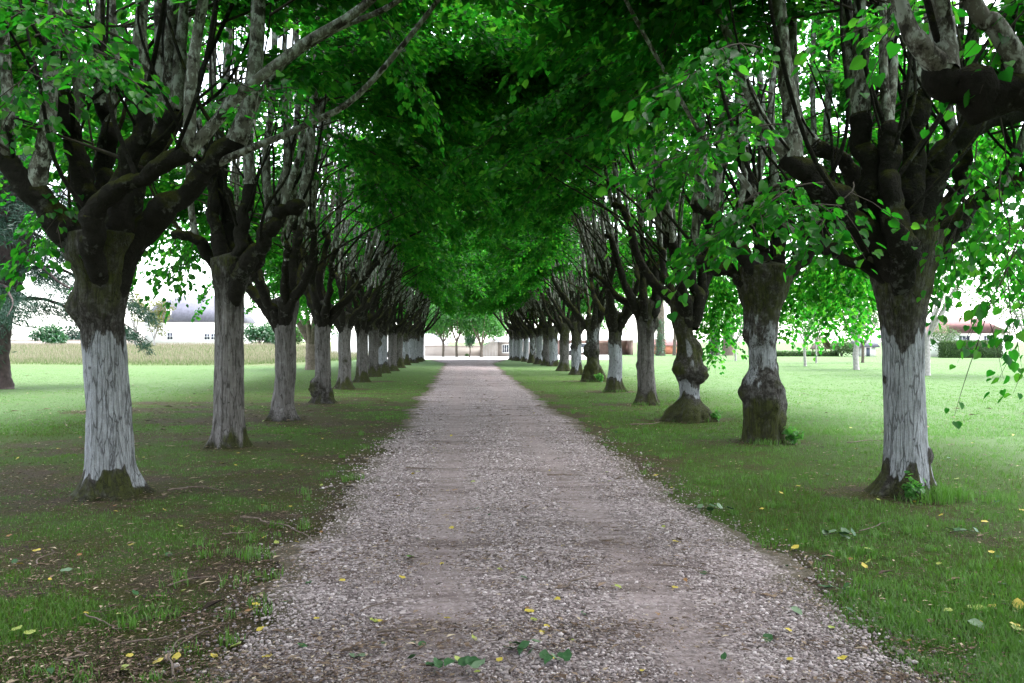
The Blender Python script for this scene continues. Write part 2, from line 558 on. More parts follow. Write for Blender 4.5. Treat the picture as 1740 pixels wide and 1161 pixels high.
def ground_mat():
    m, nt, out = new_mat("lawn_and_soil")
    n = N(nt)
    v = n.coord()
    dirt = n.attr('dirt')
    lush = n.attr('lush')
    dry = n.attr('dry')
    a = n.noise(v, 1.6, 6, 0.62)
    b = n.noise(v, 9, 6, 0.68)
    c = n.noise(v, 55, 5, 0.72)
    d = n.noise(v, 0.25, 4, 0.55)
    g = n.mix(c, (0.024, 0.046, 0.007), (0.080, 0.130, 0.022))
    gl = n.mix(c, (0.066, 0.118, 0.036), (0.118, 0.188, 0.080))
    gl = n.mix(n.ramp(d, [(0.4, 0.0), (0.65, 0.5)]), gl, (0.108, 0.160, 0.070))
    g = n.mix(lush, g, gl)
    sp = n.noise(v, 150, 3, 0.75)
    c2_ = n.ramp(n.math('ADD', n.math('MULTIPLY', c, 0.5), n.math('MULTIPLY', sp, 0.5)), [(0.40, 0.0), (0.60, 1.0)])
    moss = n.mix(c2_, (0.016, 0.021, 0.004), (0.095, 0.094, 0.022))
    soil = n.mix(c2_, (0.018, 0.012, 0.009), (0.125, 0.086, 0.066))
    dm = n.ramp(n.math('ADD', dirt, n.math('ADD', n.math('MULTIPLY_ADD', a, 0.9, -0.45), n.math('MULTIPLY_ADD', b, 0.9, -0.45))),
                [(0.30, 0.0), (0.62, 1.0)])
    bare = n.mix(n.ramp(n.math('ADD', n.math('MULTIPLY', a, 0.55), n.math('MULTIPLY', b, 0.45)), [(0.42, 0), (0.57, 1)]), soil, moss)
    col = n.mix(dm, g, bare)
    col = n.mix(n.math('MULTIPLY', dry, n.ramp(b, [(0.3, 0.5), (0.6, 1.0)])), col, (0.12, 0.115, 0.06))
    h = n.math('ADD', n.math('ADD', n.math('MULTIPLY', c, 1.0), n.math('MULTIPLY', sp, 0.5)), n.math('MULTIPLY', b, 0.8))
    n.principled(out, col, 0.95, n.bump(h, 1.0, 0.045), 0.1)
    return m

M['stone'] = stone_mat()
M['litter'] = litter_mat()
M['path'] = path_mat()
M['ground'] = ground_mat()
M['yard'] = plain("pale_yard_gravel", (0.42, 0.39, 0.37), 0.9, 0.12, 2)

# ------------------------------------------------------------------ the place: drive centre line, terrain, rows of trees
SL = -0.0607
def road_c(y):
    return 0.275 + SL * (np.asarray(y, float) - 3.86)
HALF = 1.735
ROAD_END = 72.0

def terrain(x, y):
    x = np.asarray(x, float)
    y = np.asarray(y, float)
    xr = x - road_c(y)
    rise = 1.0 * sstep(42, 105, y) * sstep(-8, -26, xr)
    q = np.stack([x * 0.6, y * 0.6, np.zeros_like(x)], -1).reshape(-1, 3)
    bump = (vnoise(q, 5).reshape(x.shape) - 0.5) * 0.05 * sstep(1.8, 3.2, np.abs(xr)) * (1 - sstep(60, 90, y))
    return rise + bump

# base pixel of each trunk, its half width in pixels at breast height, head height (m) and white span
LEFT = [(185, 840, 33), (388, 758, 24), (481, 713, 16.5), (549, 685, 12.5), (586, 660, 10), (615, 649, 9.3),
        (634, 640, 8.5), (651, 634, 7.5), (666, 630, 7.2), (678, 625, 7.0), (688, 620, 6.6), (700, 613, 7.2),
        (708, 610, 6.0), (714, 608, 5.6)]
RIGHT = [(1537, 840, 32), (1298, 752, 24), (1172, 713, 17), (1098, 687, 14), (1044, 665, 11.5), (1008, 648, 10.5),
         (980, 636, 8.2), (958, 630, 8), (941, 622, 7.0), (929, 620, 6.6), (916, 617, 5.6), (904, 613, 5.6),
         (893, 610, 5.0), (884, 608, 4.8), (877, 607, 4.6), (870, 605.5, 4.6)]
def base_of(t):
    Y = gdepth(t[1])
    Y = Y if Y < 55 else 55 + (Y - 55) * .5
    return (t[0] - 870) / FPX * Y, Y
LB = [base_of(t) for t in LEFT]
RB = [base_of(t) for t in RIGHT]
ALLB = np.array(LB + RB)

def dirt_mask(x, y):
    """where the turf is thin: round each trunk, beside the drive, in the worn bands on the left"""
    xr = x - road_c(y)
    d = np.zeros_like(x)
    for bx, by in ALLB[[0, 1, 2, 3, 4, 5, 14, 15, 16, 17, 18, 19]]:
        rr = np.hypot((x - bx + 0.25 * np.sign(bx)) / 1.25, (y - by) / 0.75)
        d = np.maximum(d, np.exp(-rr ** 2 * 1.3) * 1.0)
    left = sstep(-4.6, -1.9, xr) * (xr < 0) * (1 - sstep(14, 40, y))
    d = np.maximum(d, 0.84 * left * (0.65 + 0.35 * (1 - sstep(6, 14, y))))
    right = (1 - sstep(1.7, 2.9, xr)) * (xr > 0) * (1 - sstep(16, 45, y))
    d = np.maximum(d, 0.62 * right)
    q = np.stack([x * 0.22 + 3, y * 0.5, np.zeros_like(x)], -1).reshape(-1, 3)
    band = sstep(0.5, 0.72, fbm(q, 9, 3).reshape(x.shape)) * (xr < -1.7) * sstep(-13, -8, xr) * (1 - sstep(20, 30, y))
    d = np.maximum(d, 0.75 * band)
    near = (1 - sstep(4.5, 9.5, y)) * (xr < 0) * sstep(-7, -3.5, xr)
    d = np.maximum(d, 0.50 * near)
    base = .50 * (xr < 0) * sstep(-10, -6, xr) * (1 - sstep(18, 34, y)) + .25 * (xr > 0) * (1 - sstep(3.5, 7, xr)) * (1 - sstep(18, 34, y))
    d = np.maximum(d, base)
    q = np.stack([x * .75, y * 1.25, np.zeros_like(x)], -1).reshape(-1, 3)
    q2 = np.stack([x * 2.6, y * 3.4, np.zeros_like(x)], -1).reshape(-1, 3)
    nz = .6 * fbm(q, 19, 3).reshape(x.shape) + .4 * fbm(q2, 23, 2).reshape(x.shape) - .5
    return np.clip(d + nz * 2.1 * np.minimum(1, d * 2.6), 0, 1.15)

def graded(lo, hi, f0, f1, fine, growth=1.18):
    a = list(np.arange(f0, f1 + 1e-6, fine))
    s = fine
    while a[-1] < hi:
        s *= growth
        a.append(a[-1] + s)
    s = fine
    while a[0] > lo:
        s *= growth
        a.insert(0, a[0] - s)
    return np.array(a)

def grid_mesh(xs, ys, zf):
    X, Y = np.meshgrid(xs, ys)
    Z = zf(X, Y)
    nx, ny = len(xs), len(ys)
    k = np.arange(ny - 1)[:, None] * nx + np.arange(nx - 1)[None, :]
    F = np.stack([k, k + 1, k + nx + 1, k + nx], -1).reshape(-1, 4)
    return X, Y, Z, F

xs = graded(-900, 900, -14, 14, 0.16, 1.16)
ys = graded(-60, 1800, -2, 46, 0.2, 1.1)
X, Y, Z, F = grid_mesh(xs, ys, terrain)
xr = X - road_c(Y)
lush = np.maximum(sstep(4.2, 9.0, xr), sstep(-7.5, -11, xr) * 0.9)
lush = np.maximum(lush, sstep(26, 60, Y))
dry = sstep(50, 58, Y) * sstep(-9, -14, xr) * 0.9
mb = MB()
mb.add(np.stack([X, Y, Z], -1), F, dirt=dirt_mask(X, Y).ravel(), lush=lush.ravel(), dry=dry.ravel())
tag(mb.build('ground', M['ground'], smooth=True), kind='structure')

# the gravel drive: a sheet just above the ground, ragged along both edges, two worn wheel tracks
us = np.linspace(-1, 1, 71)
ys = np.concatenate([np.arange(-3, 26, 0.07), np.arange(26, ROAD_END + 0.01, 0.35)])
U, Y = np.meshgrid(us, ys)
def edge_noise(y, seed):
    q = np.stack([y * 1.1, np.full_like(y, seed), np.zeros_like(y)], -1)
    q2 = np.stack([y * 6.0, np.full_like(y, seed + 3.3), np.zeros_like(y)], -1)
    return (fbm(q, 3, 3) - 0.5) * 0.5 + (vnoise(q2, 4) - 0.5) * 0.22
eL, eR = edge_noise(ys, 1.0), edge_noise(ys, 8.0)
wid = HALF + np.where(U < 0, eL[:, None], eR[:, None])
widen = 1 + 0.9 * sstep(58, ROAD_END, Y)
X = road_c(Y) + U * wid * widen
trk = np.exp(-((np.abs(U * HALF - 0.02) - 0.66) / 0.30) ** 2)
q = np.stack([X, Y, 0 * X], -1).reshape(-1, 3)
Z = 0.008 + 0.022 * (1 - U ** 2) - 0.014 * trk + 0.012 * (fbm(q * 3.0, 2, 3).reshape(X.shape) - 0.5) * (1 - U ** 2)
nx, ny = len(us), len(ys)
k = np.arange(ny - 1)[:, None] * nx + np.arange(nx - 1)[None, :]
F = np.stack([k, k + 1, k + nx + 1, k + nx], -1).reshape(-1, 4)
mb = MB()
mb.add(np.stack([X, Y, Z], -1), F, track=trk.ravel(), edge=sstep(0.72, 1.0, np.abs(U)).ravel())
tag(mb.build('gravel_drive', M['path'], smooth=True), kind='structure')

# pale yard where the drive ends
mb = MB()
mb.add([(-19.5, 72.2, .004), (9, 72.2, .004), (12, 104, .004), (-19.5, 104, .004)], [(0, 1, 2, 3)])
yard_o = tag(mb.build('yard', M['yard']), kind='structure')
# ------------------------------------------------------------------ leaves
LEAF_V = np.array([(0, 0, 0), (-.09, .22, .05), (.10, .42, .10), (.42, .46, .12), (.74, .26, .05), (1, 0, -.10),
                   (.74, -.26, .05), (.42, -.46, .12), (.10, -.42, .10), (-.09, -.22, .05)])
LEAF_F = np.array([(0, 5, 4, 3, 2, 1), (0, 9, 8, 7, 6, 5)])

def leaf_arrays(P, D, Nn, size, V0=LEAF_V):
    D = D / (np.linalg.norm(D, axis=1)[:, None] + 1e-9)
    Sd = np.cross(Nn, D)
    Sd /= np.linalg.norm(Sd, axis=1)[:, None] + 1e-9
    Nn = np.cross(D, Sd)
    V = (V0[None, :, 0, None] * D[:, None, :] + V0[None, :, 1, None] * Sd[:, None, :] +
         V0[None, :, 2, None] * Nn[:, None, :]) * size[:, None, None] + P[:, None, :]
    return V.reshape(-1, 3)

def add_leaves(mb, P, D, Nn, size, rnd, V0=LEAF_V, F0=LEAF_F):
    V = leaf_arrays(P, D, Nn, size, V0)
    k = len(V0)
    F = (F0[None] + (np.arange(len(P)) * k)[:, None, None]).reshape(-1, F0.shape[1])
    mb.add(V, F, rnd=np.repeat(rnd, k))


# ------------------------------------------------------------------ background: walls, sheds, houses, hedges, far trees
def wx(px, Y):
    return (px - 870) / FPX * Y
def wz(py, Y):
    return CAM_H + (580 - py) / FPX * Y
def obox(mb, c, ux, uy, x0, x1, y0, y1, z0, z1):
    """box in a frame turned about z: ux, uy unit vectors from c"""
    V = [(c[0] + x * ux[0] + y * uy[0], c[1] + x * ux[1] + y * uy[1], z) for z in (z0, z1) for y in (y0, y1) for x in (x0, x1)]
    mb.add(V, [(0, 2, 3, 1), (4, 5, 7, 6), (0, 1, 5, 4), (1, 3, 7, 5), (3, 2, 6, 7), (2, 0, 4, 6)])

def window(parent, x0, x1, yf, z0, z1, nx=2, nz=2):
    """frame, bars and glass set proud of a wall whose face is at yf (facing -y); local to parent"""
    g = MB().box(x0 + .04, x1 - .04, yf - .02, yf - .005, z0 + .04, z1 - .04)
    f = MB()
    w = .05
    f.box(x0, x1, yf - .05, yf + .01, z0 - w, z0 + w * .6).box(x0, x1, yf - .05, yf + .01, z1 - w * .6, z1 + w)
    f.box(x0, x0 + w, yf - .048, yf + .012, z0, z1).box(x1 - w, x1, yf - .048, yf + .012, z0, z1)
    for i in range(1, nx):
        x = x0 + (x1 - x0) * i / nx
        f.box(x - .022, x + .022, yf - .044, yf + .008, z0, z1)
    for i in range(1, nz):
        z = z0 + (z1 - z0) * i / nz
        f.box(x0, x1, yf - .040, yf + .006, z - .018, z + .018)
    fo = f.build('window', M['white_paint'], parent)
    g.build('pane', M['glass'], fo)
    return fo

# --- low beige wall closing the avenue, with its stone coping
Yw = 91.0
t = empty('garden_wall', (wx(775, Yw), Yw, 0), 'low beige rendered wall with stone coping closing the far end of the drive', 'wall')
xa, xb = wx(722, Yw) - wx(775, Yw), wx(822, Yw) - wx(775, Yw)
MB().box(xa, xb, 0, .35, -.1, 1.05).build('wall', M['beige_wall'], t)
MB().box(xa - .02, xb - .003, -.06, .41, 1.052, 1.17).build('coping', M['coping'], t)
# --- bright white barn behind the left row
Yb = 93.0
cx = wx(640, Yb)
t = empty('white_barn', (cx, Yb, 0), 'long bright white barn wall behind the left row of trunks, door in its front', 'barn')
x0, x1 = wx(563, Yb) - cx, wx(752, Yb) - cx
MB().prism([(x0, -.1), (x1, -.1), (x1, 1.4), (x1 - 1.6, 2.35), (x0, 2.5)], 0, 8, 'y').build('wall', M['white_wall'], t)
MB().prism([(x0 - .2, 2.51), (x1 - 1.55, 2.36), (x1 + .15, 1.34), (x1 + .15, 1.46), (x1 - 1.5, 2.48), (x0 - .2, 2.63)], -.15, 8.2, 'y').build('roof', M['zinc'], t)
d = MB().box(wx(636, Yb) - cx, wx(646, Yb) - cx, -.05, -.004, 0, 1.25).build('door', M['dark_paint'], t)
# --- boarded shed with gable and four-pane window at the end of the drive
Ys = 88.0
cx = wx(846, Ys)
t = empty('boarded_shed', (cx, Ys, 0), 'pale vertical-boarded shed with dark barred window and light roof at the end of the drive', 'shed')
gl, gr, ap = wx(818, Ys) - cx, wx(846, Ys) - cx, wx(841, Ys) - cx
w = MB()
w.prism([(gl, -.1), (gr, -.1), (gr, wz(581, Ys)), (ap, wz(576.5, Ys)), (gl, wz(590, Ys))], 0, 5, 'y')
w.build('gable_wall', M['board'], t)
b = MB()
for i, x in enumerate(np.linspace(gl + .1, gr - .08, 6)):
    b.box(x - .02, x + .02, -.02, -.003, 0, 1.3 + .04 * i)
b.build('battens', M['coping'], t)
r1 = wx(905, Ys) - cx
MB().box(gr + .005, r1, .25, 5, -.1, wz(581, Ys) - .02).build('side_wall', M['beige_wall'], t)
rf = MB()
rf.prism([(-.1, wz(581, Ys)), (2.4, wz(574, Ys) + .1), (5.2, wz(582, Ys)), (5.2, wz(582, Ys) + .07), (2.4, wz(573, Ys) + .12), (-.1, wz(581, Ys) + .07)], ap - .05, r1 + .2, 'x')
rf.build('roof', M['zinc'], t)
MB().prism([(gl - .12, wz(590, Ys) + .0), (ap, wz(576.5, Ys) + .01), (gr + .1, wz(580.4, Ys)), (gr + .1, wz(579, Ys)), (ap, wz(574.8, Ys)), (gl - .12, wz(588.6, Ys))],
           -.12, -.025, 'y').build('bargeboard', M['dark_paint'], t)
window(t, wx(853, Ys) - cx, wx(868, Ys) - cx, .25, wz(599, Ys), wz(585.5, Ys), 4, 1)

# --- open-fronted shed on the right, vehicle parked before it
Yo = 98.0
cx = wx(1025, Yo)
t = empty('open_shed', (cx, Yo, 0), 'open-fronted shed with pinkish brick inner wall and pale roof beyond the right row', 'shed')
a0, a1 = wx(950, Yo) - cx, wx(1076, Yo) - cx
MB().box(a0, a1, 3.6, 3.85, -.1, 1.75).build('back_wall', M['pink_wall'], t)
MB().box(a1 - .22, a1, 0, 3.59, -.1, 1.75).build('side_wall', M['pink_wall'], t)
for x in (a0 + .1, (a0 + a1) / 2 - 1.2, a1 - 2.6):
    MB().box(x - .08, x + .08, -.05, .11, -.1, 1.75).build('post', M['timber'], t)
MB().prism([(-.4, 1.76), (4.1, 2.35), (4.1, 2.47), (-.4, 1.88)], a0 - .3, a1 + .3, 'x').build('roof', M['zinc'], t)
Yc = 94.0
t = empty('parked_car', (wx(988, Yc), Yc, 0), 'white car parked by the open shed, glimpsed between right-hand trunks', 'car')
prof = [(-1.9, .35), (1.9, .35), (1.95, .75), (1.1, .88), (.55, 1.38), (-1.1, 1.42), (-1.75, .95), (-1.95, .85)]
MB().prism(prof, -.82, .82, 'y').build('body', M['car_white'], t)
MB().prism([(.88, .92), (.48, 1.33), (-1.0, 1.36), (-1.45, .96)], -.835, -.823, 'y').build('side_window', M['glass'], t)
for x in (-1.2, 1.2):
    for y in (-.78, .78):
        a = np.linspace(0, 2 * math.pi, 17)[:-1]
        MB().prism([(x + .32 * math.cos(q), .32 + .32 * math.sin(q)) for q in a], y - .1, y + .1, 'y').build('wheel', M['rubber'], t)
# --- low red building further right
Yr = 104.0
cx = wx(1138, Yr)
t = empty('red_shed', (cx, Yr, 0), 'low orange-red brick outhouse seen beside the ivy-clad trunk', 'shed')
MB().box(wx(1110, Yr) - cx, wx(1150, Yr) - cx, 0, 4, -.1, 1.0).build('wall', M['red_wall'], t)
MB().prism([(-.3, 1.01), (2, 1.75), (4.3, 1.01), (4.3, 1.12), (2, 1.87), (-.3, 1.12)], wx(1107, Yr) - cx, wx(1153, Yr) - cx, 'x').build('roof', M['tile'], t)

# --- white manor house with slate mansard roof beyond the hay field
Yh = 120.0
cx, gz = wx(320, Yh), 1.1
t = empty('white_house', (cx, Yh, gz), 'white house with grey slate mansard roof beyond the hay field on the left', 'house')
h0, h1 = wx(246, Yh) - cx, wx(398, Yh) - cx
ez, rz_ = wz(547, Yh) - gz, wz(500, Yh) - gz
MB().box(h0, h1, 0, 9, -.4, ez).build('wall', M['white_wall'], t)
n = [(h0 - .3, ez + .002), (h1 + .3, ez + .002), (h1 - .9, ez + 2.8), (h1 - 3.5, rz_), (h0 + 4.6, rz_), (h0 + 1.4, ez + 2.8)]
m_ = MB()
lo = [(h0 - .35, -.35), (h1 + .35, -.35), (h1 + .35, 9.35), (h0 - .35, 9.35)]
mi = [(h0 + 1.2, .9), (h1 - 1.2, .9), (h1 - 1.2, 8.1), (h0 + 1.2, 8.1)]
hi = [(h0 + 4.2, 3.6), (h1 - 4.2, 3.6), (h1 - 4.2, 5.4), (h0 + 4.2, 5.4)]
V = [(x, y, ez + .003) for x, y in lo] + [(x, y, ez + 2.75) for x, y in mi] + [(x, y, rz_) for x, y in hi]
Fq = [(i, (i + 1) % 4, 4 + (i + 1) % 4, 4 + i) for i in range(4)] + [(4 + i, 4 + (i + 1) % 4, 8 + (i + 1) % 4, 8 + i) for i in range(4)] + [(8, 9, 10, 11), (3, 2, 1, 0)]
m_.add(V, Fq)
m_.build('roof', M['slate'], t)
MB().box(h0 - .2, h1 + .2, -.22, -.005, ez - .42, ez - .12).build('cornice', M['white_paint'], t)
window(t, wx(284, Yh) - cx, wx(294, Yh) - cx, 0, wz(577, Yh) - gz, wz(565, Yh) - gz, 2, 2)
window(t, wx(347, Yh) - cx, wx(357, Yh) - cx, 0, wz(577, Yh) - gz, wz(567, Yh) - gz, 2, 2)
window(t, wx(358.5, Yh) - cx, wx(368, Yh) - cx, 0, wz(577, Yh) - gz, wz(567, Yh) - gz, 2, 2)
dm = MB().box(wx(282, Yh) - cx, wx(290, Yh) - cx, .1, 2.2, ez + .7, ez + 1.9).build('dormer', M['white_paint'], t)
MB().box(wx(283, Yh) - cx, wx(289, Yh) - cx, .07, .097, ez + .85, ez + 1.7).build('pane', M['glass'], dm)
# --- field wall along the horizon left of the house
Yf = 112.0
t = empty('field_wall', (wx(40, Yf), Yf, 1.1), 'thin grey stone wall along the far edge of the hay field', 'wall')
MB().box(wx(-160, Yf) - wx(40, Yf), wx(240, Yf) - wx(40, Yf), 0, .4, -.3, .62).build('wall', M['beige_wall'], t)
MB().box(wx(-160, Yf) - wx(40, Yf), wx(240, Yf) - wx(40, Yf), -.05, .45, .622, .72).build('coping', M['coping'], t)

# --- house with red tiled roof behind the hedge, right
Yh2 = 84.0
cx = wx(1660, Yh2)
t = empty('red_roofed_house', (cx, Yh2, 0), 'white house with faded red tiled roof behind the tall hedge on the right', 'house')
h0, h1 = wx(1612, Yh2) - cx, wx(1712, Yh2) - cx
ez = wz(566, Yh2)
MB().box(h0 + .2, h1 - .2, 0, 7, -.1, ez).build('wall', M['white_wall'], t)
rzz = wz(538, Yh2)
m_ = MB()
V = [(h0 - .3, -.4, ez), (h1 + .3, -.4, ez), (h1 + .3, 7.4, ez), (h0 - .3, 7.4, ez), (h0 + 1.4, 3.5, rzz), (h1 - 1.0, 3.5, rzz)]
m_.add(V, [(0, 1, 5, 4), (2, 3, 4, 5), (3, 2, 1, 0)]).add(V, [(1, 2, 5), (3, 0, 4)])
m_.build('roof', M['tile'], t)
window(t, wx(1628, Yh2) - cx, wx(1648, Yh2) - cx, 0, 1.15, 2.2, 3, 1)
window(t, wx(1671, Yh2) - cx, wx(1681, Yh2) - cx, 0, 1.15, 2.2, 2, 1)
# --- timber-framed gable shelter
Yg = 92.0
cx = wx(1401, Yg)
t = empty('timber_shelter', (cx, Yg, 0), 'small open timber-framed gable shelter behind the low clipped hedge', 'shelter')
for x in (-.72, .72):
    for y in (0, 1.6):
        MB().box(x - .06, x + .06, y - .06, y + .06, -.1, wz(592, Yg)).build('post', M['timber'], t)
zb, za = wz(592, Yg), wz(573.5, Yg)
for y in (0, 1.6):
    gb = MB()
    tube(gb, [(-.8, y, zb), (.8, y, zb)], [.06, .06], 4, 3)
    tube(gb, [(0, y, zb), (0, y, za)], [.05, .05], 4, 3)
    tube(gb, [(-.42, y, zb), (0, y, zb + .55)], [.045, .045], 4, 3)
    tube(gb, [(.42, y, zb), (0, y, zb + .55)], [.045, .045], 4, 3)
    gb.build('truss', M['timber'], t)
MB().prism([(-.95, zb - .1), (0, za), (.95, zb - .1), (.95, zb + .02), (0, za + .12), (-.95, zb + .02)], -.25, 1.9, 'y').build('roof', M['timber'], t)
# --- garden hut with grey roof
Yk = 88.0
cx = wx(1475, Yk)
t = empty('garden_hut', (cx, Yk, 0), 'small white garden hut with dark doorway and grey roof, right lawn edge', 'hut')
MB().box(wx(1462, Yk) - cx, wx(1488, Yk) - cx, 0, 2.2, -.1, wz(590, Yk)).build('wall', M['white_wall'], t)
MB().box(wx(1472, Yk) - cx, wx(1478, Yk) - cx, -.03, -.004, 0, .95).build('door', M['dark_paint'], t)
MB().prism([(-.3, wz(590, Yk) + .004), (1.1, wz(577, Yk)), (2.5, wz(590, Yk) + .004)], wx(1456, Yk) - cx, wx(1494, Yk) - cx, 'x').build('roof', M['slate'], t)

# ------------------------------------------------------------------ far plants
BL_V = np.array([(0, 0, 0), (.45, .34, .05), (1, 0, -.04), (.45, -.34, .05)])
BL_F = np.array([(0, 2, 1), (0, 3, 2)])
def blob_leaves(mb, r, cen, rad, n, size, shell=.55):
    d = r.normal(0, 1, (n, 3))
    d /= np.linalg.norm(d, axis=1)[:, None]
    q = shell + (1 - shell) * r.uniform(0, 1, n) ** .7
    P = np.array(cen) + d * q[:, None] * np.array(rad)
    D = d + r.normal(0, .6, (n, 3)) - [0, 0, .4]
    Nn = d * .5 + [0, 0, .7] + r.normal(0, .4, (n, 3))
    add_leaves(mb, P, D, Nn, size * r.uniform(.65, 1.35, n), np.clip(r.normal(.5, .27, n), 0, 1), BL_V, BL_F)

def small_tree(label, px, py, h, rad, z0, tr, n, mat, bark='pale_bark', seed=0, size=.13, forks=3, cat='tree', group=None, Y=None, clump=.42, name='lawn_tree', gz=0.0, nblob=26):
    """trunk, forked branches and an uneven crown of leaf clumps between z0 and h"""
    r = np.random.RandomState(seed + 1000)
    Y = Y or gdepth(py)
    t = empty(name, (wx(px, Y), Y, gz), label, cat, group)
    zf = z0 * .9 + .3
    tube(MB(), [(0, 0, -.1), (0, 0, .15), (r.normal(0, .03), 0, zf * .5), (r.normal(0, .05), 0, zf)], [tr * 1.35, tr * 1.08, tr, tr * .9], 10, 14, .1, seed).build('trunk', M[bark], t, True)
    rad *= 1.2
    if group and 'young trees on' in group:
        h, rad, n, nblob = h * 1.35, rad * 1.2, int(n * 1.7), 34
    tips = []
    for k in range(forks + 2):
        a = 2 * math.pi * k / (forks + 2) + r.normal(0, .3)
        u = np.array([math.cos(a), math.sin(a), 0])
        e = u * rad * r.uniform(.45, .85) + [0, 0, zf + (h - zf) * r.uniform(.45, .85)]
        mid = u * rad * .3 + [0, 0, zf + (e[2] - zf) * .5]
        tube(MB(), [(0, 0, zf - .15), mid, e], [tr * .62, tr * .4, tr * .1], 6, 10, .1, seed + k).build('branch', M[bark], t, True)
        tips += [e, mid * .5 + e * .5]
    mb = MB()
    cz, hz = (z0 + h) / 2, (h - z0) / 2
    for k in range(nblob):
        d = r.normal(0, 1, 3)
        d /= np.linalg.norm(d)
        c = d * np.array([rad, rad, hz]) * r.uniform(.25, .85) + [0, 0, cz]
        if k < len(tips): c = tips[k] * .8 + c * .2
        s = rad * clump * r.uniform(.6, 1.25)
        blob_leaves(mb, r, c, (s, s, s * .62), n // nblob, size, .2)
    mb.build('crown', M[mat], t)
    return t

def shrub(label, px0, px1, ytop, Y, mat, n, seed, size=.16, name='shrub', cat='shrub', group=None, gz=0.0):
    r = np.random.RandomState(seed + 2000)
    cx = wx((px0 + px1) / 2, Y)
    t = empty(name, (cx, Y, gz), label, cat, group)
    hw, h = (wx(px1, Y) - wx(px0, Y)) / 2, wz(ytop, Y) - gz
    mb = MB()
    k = 14
    for i in range(k):
        c = (r.uniform(-.75, .75) * hw, r.uniform(-.5, .5) * hw, h * r.uniform(.25, .78))
        s = min(hw, h) * r.uniform(.3, .5)
        blob_leaves(mb, r, c, (s * 1.2, s, s), n // k, size, .25)
    mb.build('foliage', M[mat], t)
    st = MB()
    for i in range(4):
        a = r.uniform(0, 6.28)
        tube(st, [(0, 0, -.1), (.2 * hw * math.cos(a), .2 * hw * math.sin(a), h * .35), (.5 * hw * math.cos(a), .4 * hw * math.sin(a), h * .7)], [.07, .05, .015], 5, 6)
    st.build('stems', M['brown_bark'], t, True)
    return t

def hedge(label, px0, px1, Y, h, depth, n, seed):
    r = np.random.RandomState(seed + 3000)
    cx = wx((px0 + px1) / 2, Y)
    hw = (wx(px1, Y) - wx(px0, Y)) / 2
    t = empty('clipped_hedge', (cx, Y, 0), label, 'hedge')
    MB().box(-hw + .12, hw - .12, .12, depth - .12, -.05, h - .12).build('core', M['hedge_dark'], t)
    P = r.uniform(0, 1, (n, 3)) * [2 * hw, depth, h] - [hw, 0, 0]
    f = r.randint(0, 4, n)
    P[f == 0, 1] = r.uniform(0, .14, (f == 0).sum())
    P[f == 1, 2] = h - r.uniform(0, .14, (f == 1).sum())
    P[f == 2, 0] = np.sign(P[f == 2, 0]) * hw
    P += r.normal(0, .05, (n, 3))
    mb = MB()
    add_leaves(mb, P, r.normal(0, 1, (n, 3)) + [0, -.4, -.1], r.normal(0, .6, (n, 3)) + [0, -.5, .6], .13 * r.uniform(.7, 1.3, n), r.uniform(0, 1, n), BL_V, BL_F)
    mb.build('leaves', M['hedge_leaf'], t)
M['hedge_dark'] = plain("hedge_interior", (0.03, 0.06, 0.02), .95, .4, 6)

hedge('tall leafy green hedge in front of the red-roofed house', 1606, 1704, 80.0, 1.65, 1.2, 7000, 1)
hedge('low clipped box hedge edging the right lawn', 1318, 1424, 88.0, .52, .8, 5000, 2)

GB = 'young trees on the right lawn'
small_tree('slim grey-trunked young tree on the right lawn, left of the timber shelter', 1368, 622, 4.6, 1.7, 1.5, .085, 2600, 'bright_leaf', seed=1, group=GB)
small_tree('thinnest pale-stemmed young tree, just behind the slim grey one', 1387, 617, 4.4, 1.6, 1.6, .06, 2000, 'pale_leaf', seed=2, group=GB)
small_tree('stout pale-trunked young tree right of the leafy bush', 1455, 628, 5.6, 2.5, 1.6, .15, 5000, 'pale_leaf', seed=3, group=GB)
small_tree('darker forked trunk close behind the stout pale young tree', 1466, 616, 4.0, 1.5, 1.2, .11, 1500, 'pale_leaf', 'brown_bark', seed=4, group=GB)
small_tree('spreading pale birch-like tree just right of the nearest whitewashed trunk', 1576, 638, 6.2, 3.6, 1.8, .13, 6500, 'pale_leaf', seed=5, group=GB, forks=5, clump=.3, size=.10)
small_tree('tiny forked fruit tree left of the tall hedge', 1600, 607, 2.5, 1.4, .7, .09, 1300, 'pale_leaf', seed=6, group=GB, forks=4)
small_tree('thin white-stemmed tree in front of the tall hedge', 1717, 612, 4.6, 1.6, 1.8, .07, 1500, 'pale_leaf', seed=7, group=GB)
small_tree('young tree cut by the right edge of the picture', 1745, 640, 4.6, 1.6, 1.7, .09, 2200, 'bright_leaf', seed=8, group=GB)
small_tree('white-stemmed forked sapling in front of the ivy-dark trunks', 1206, 612, 4.3, 1.6, 1.9, .085, 1500, 'pale_leaf', seed=9, group=GB, forks=3)
small_tree('short grey-stemmed tree directly left of the swollen mossy lime', 1250, 613, 4.0, 1.7, 1.5, .085, 2400, 'bright_leaf', seed=10, group=GB)
shrub('rounded pale green bush between the timber shelter and the garden hut', 1408, 1452, 574, 88.0, 'pale_leaf', 2200, 11)

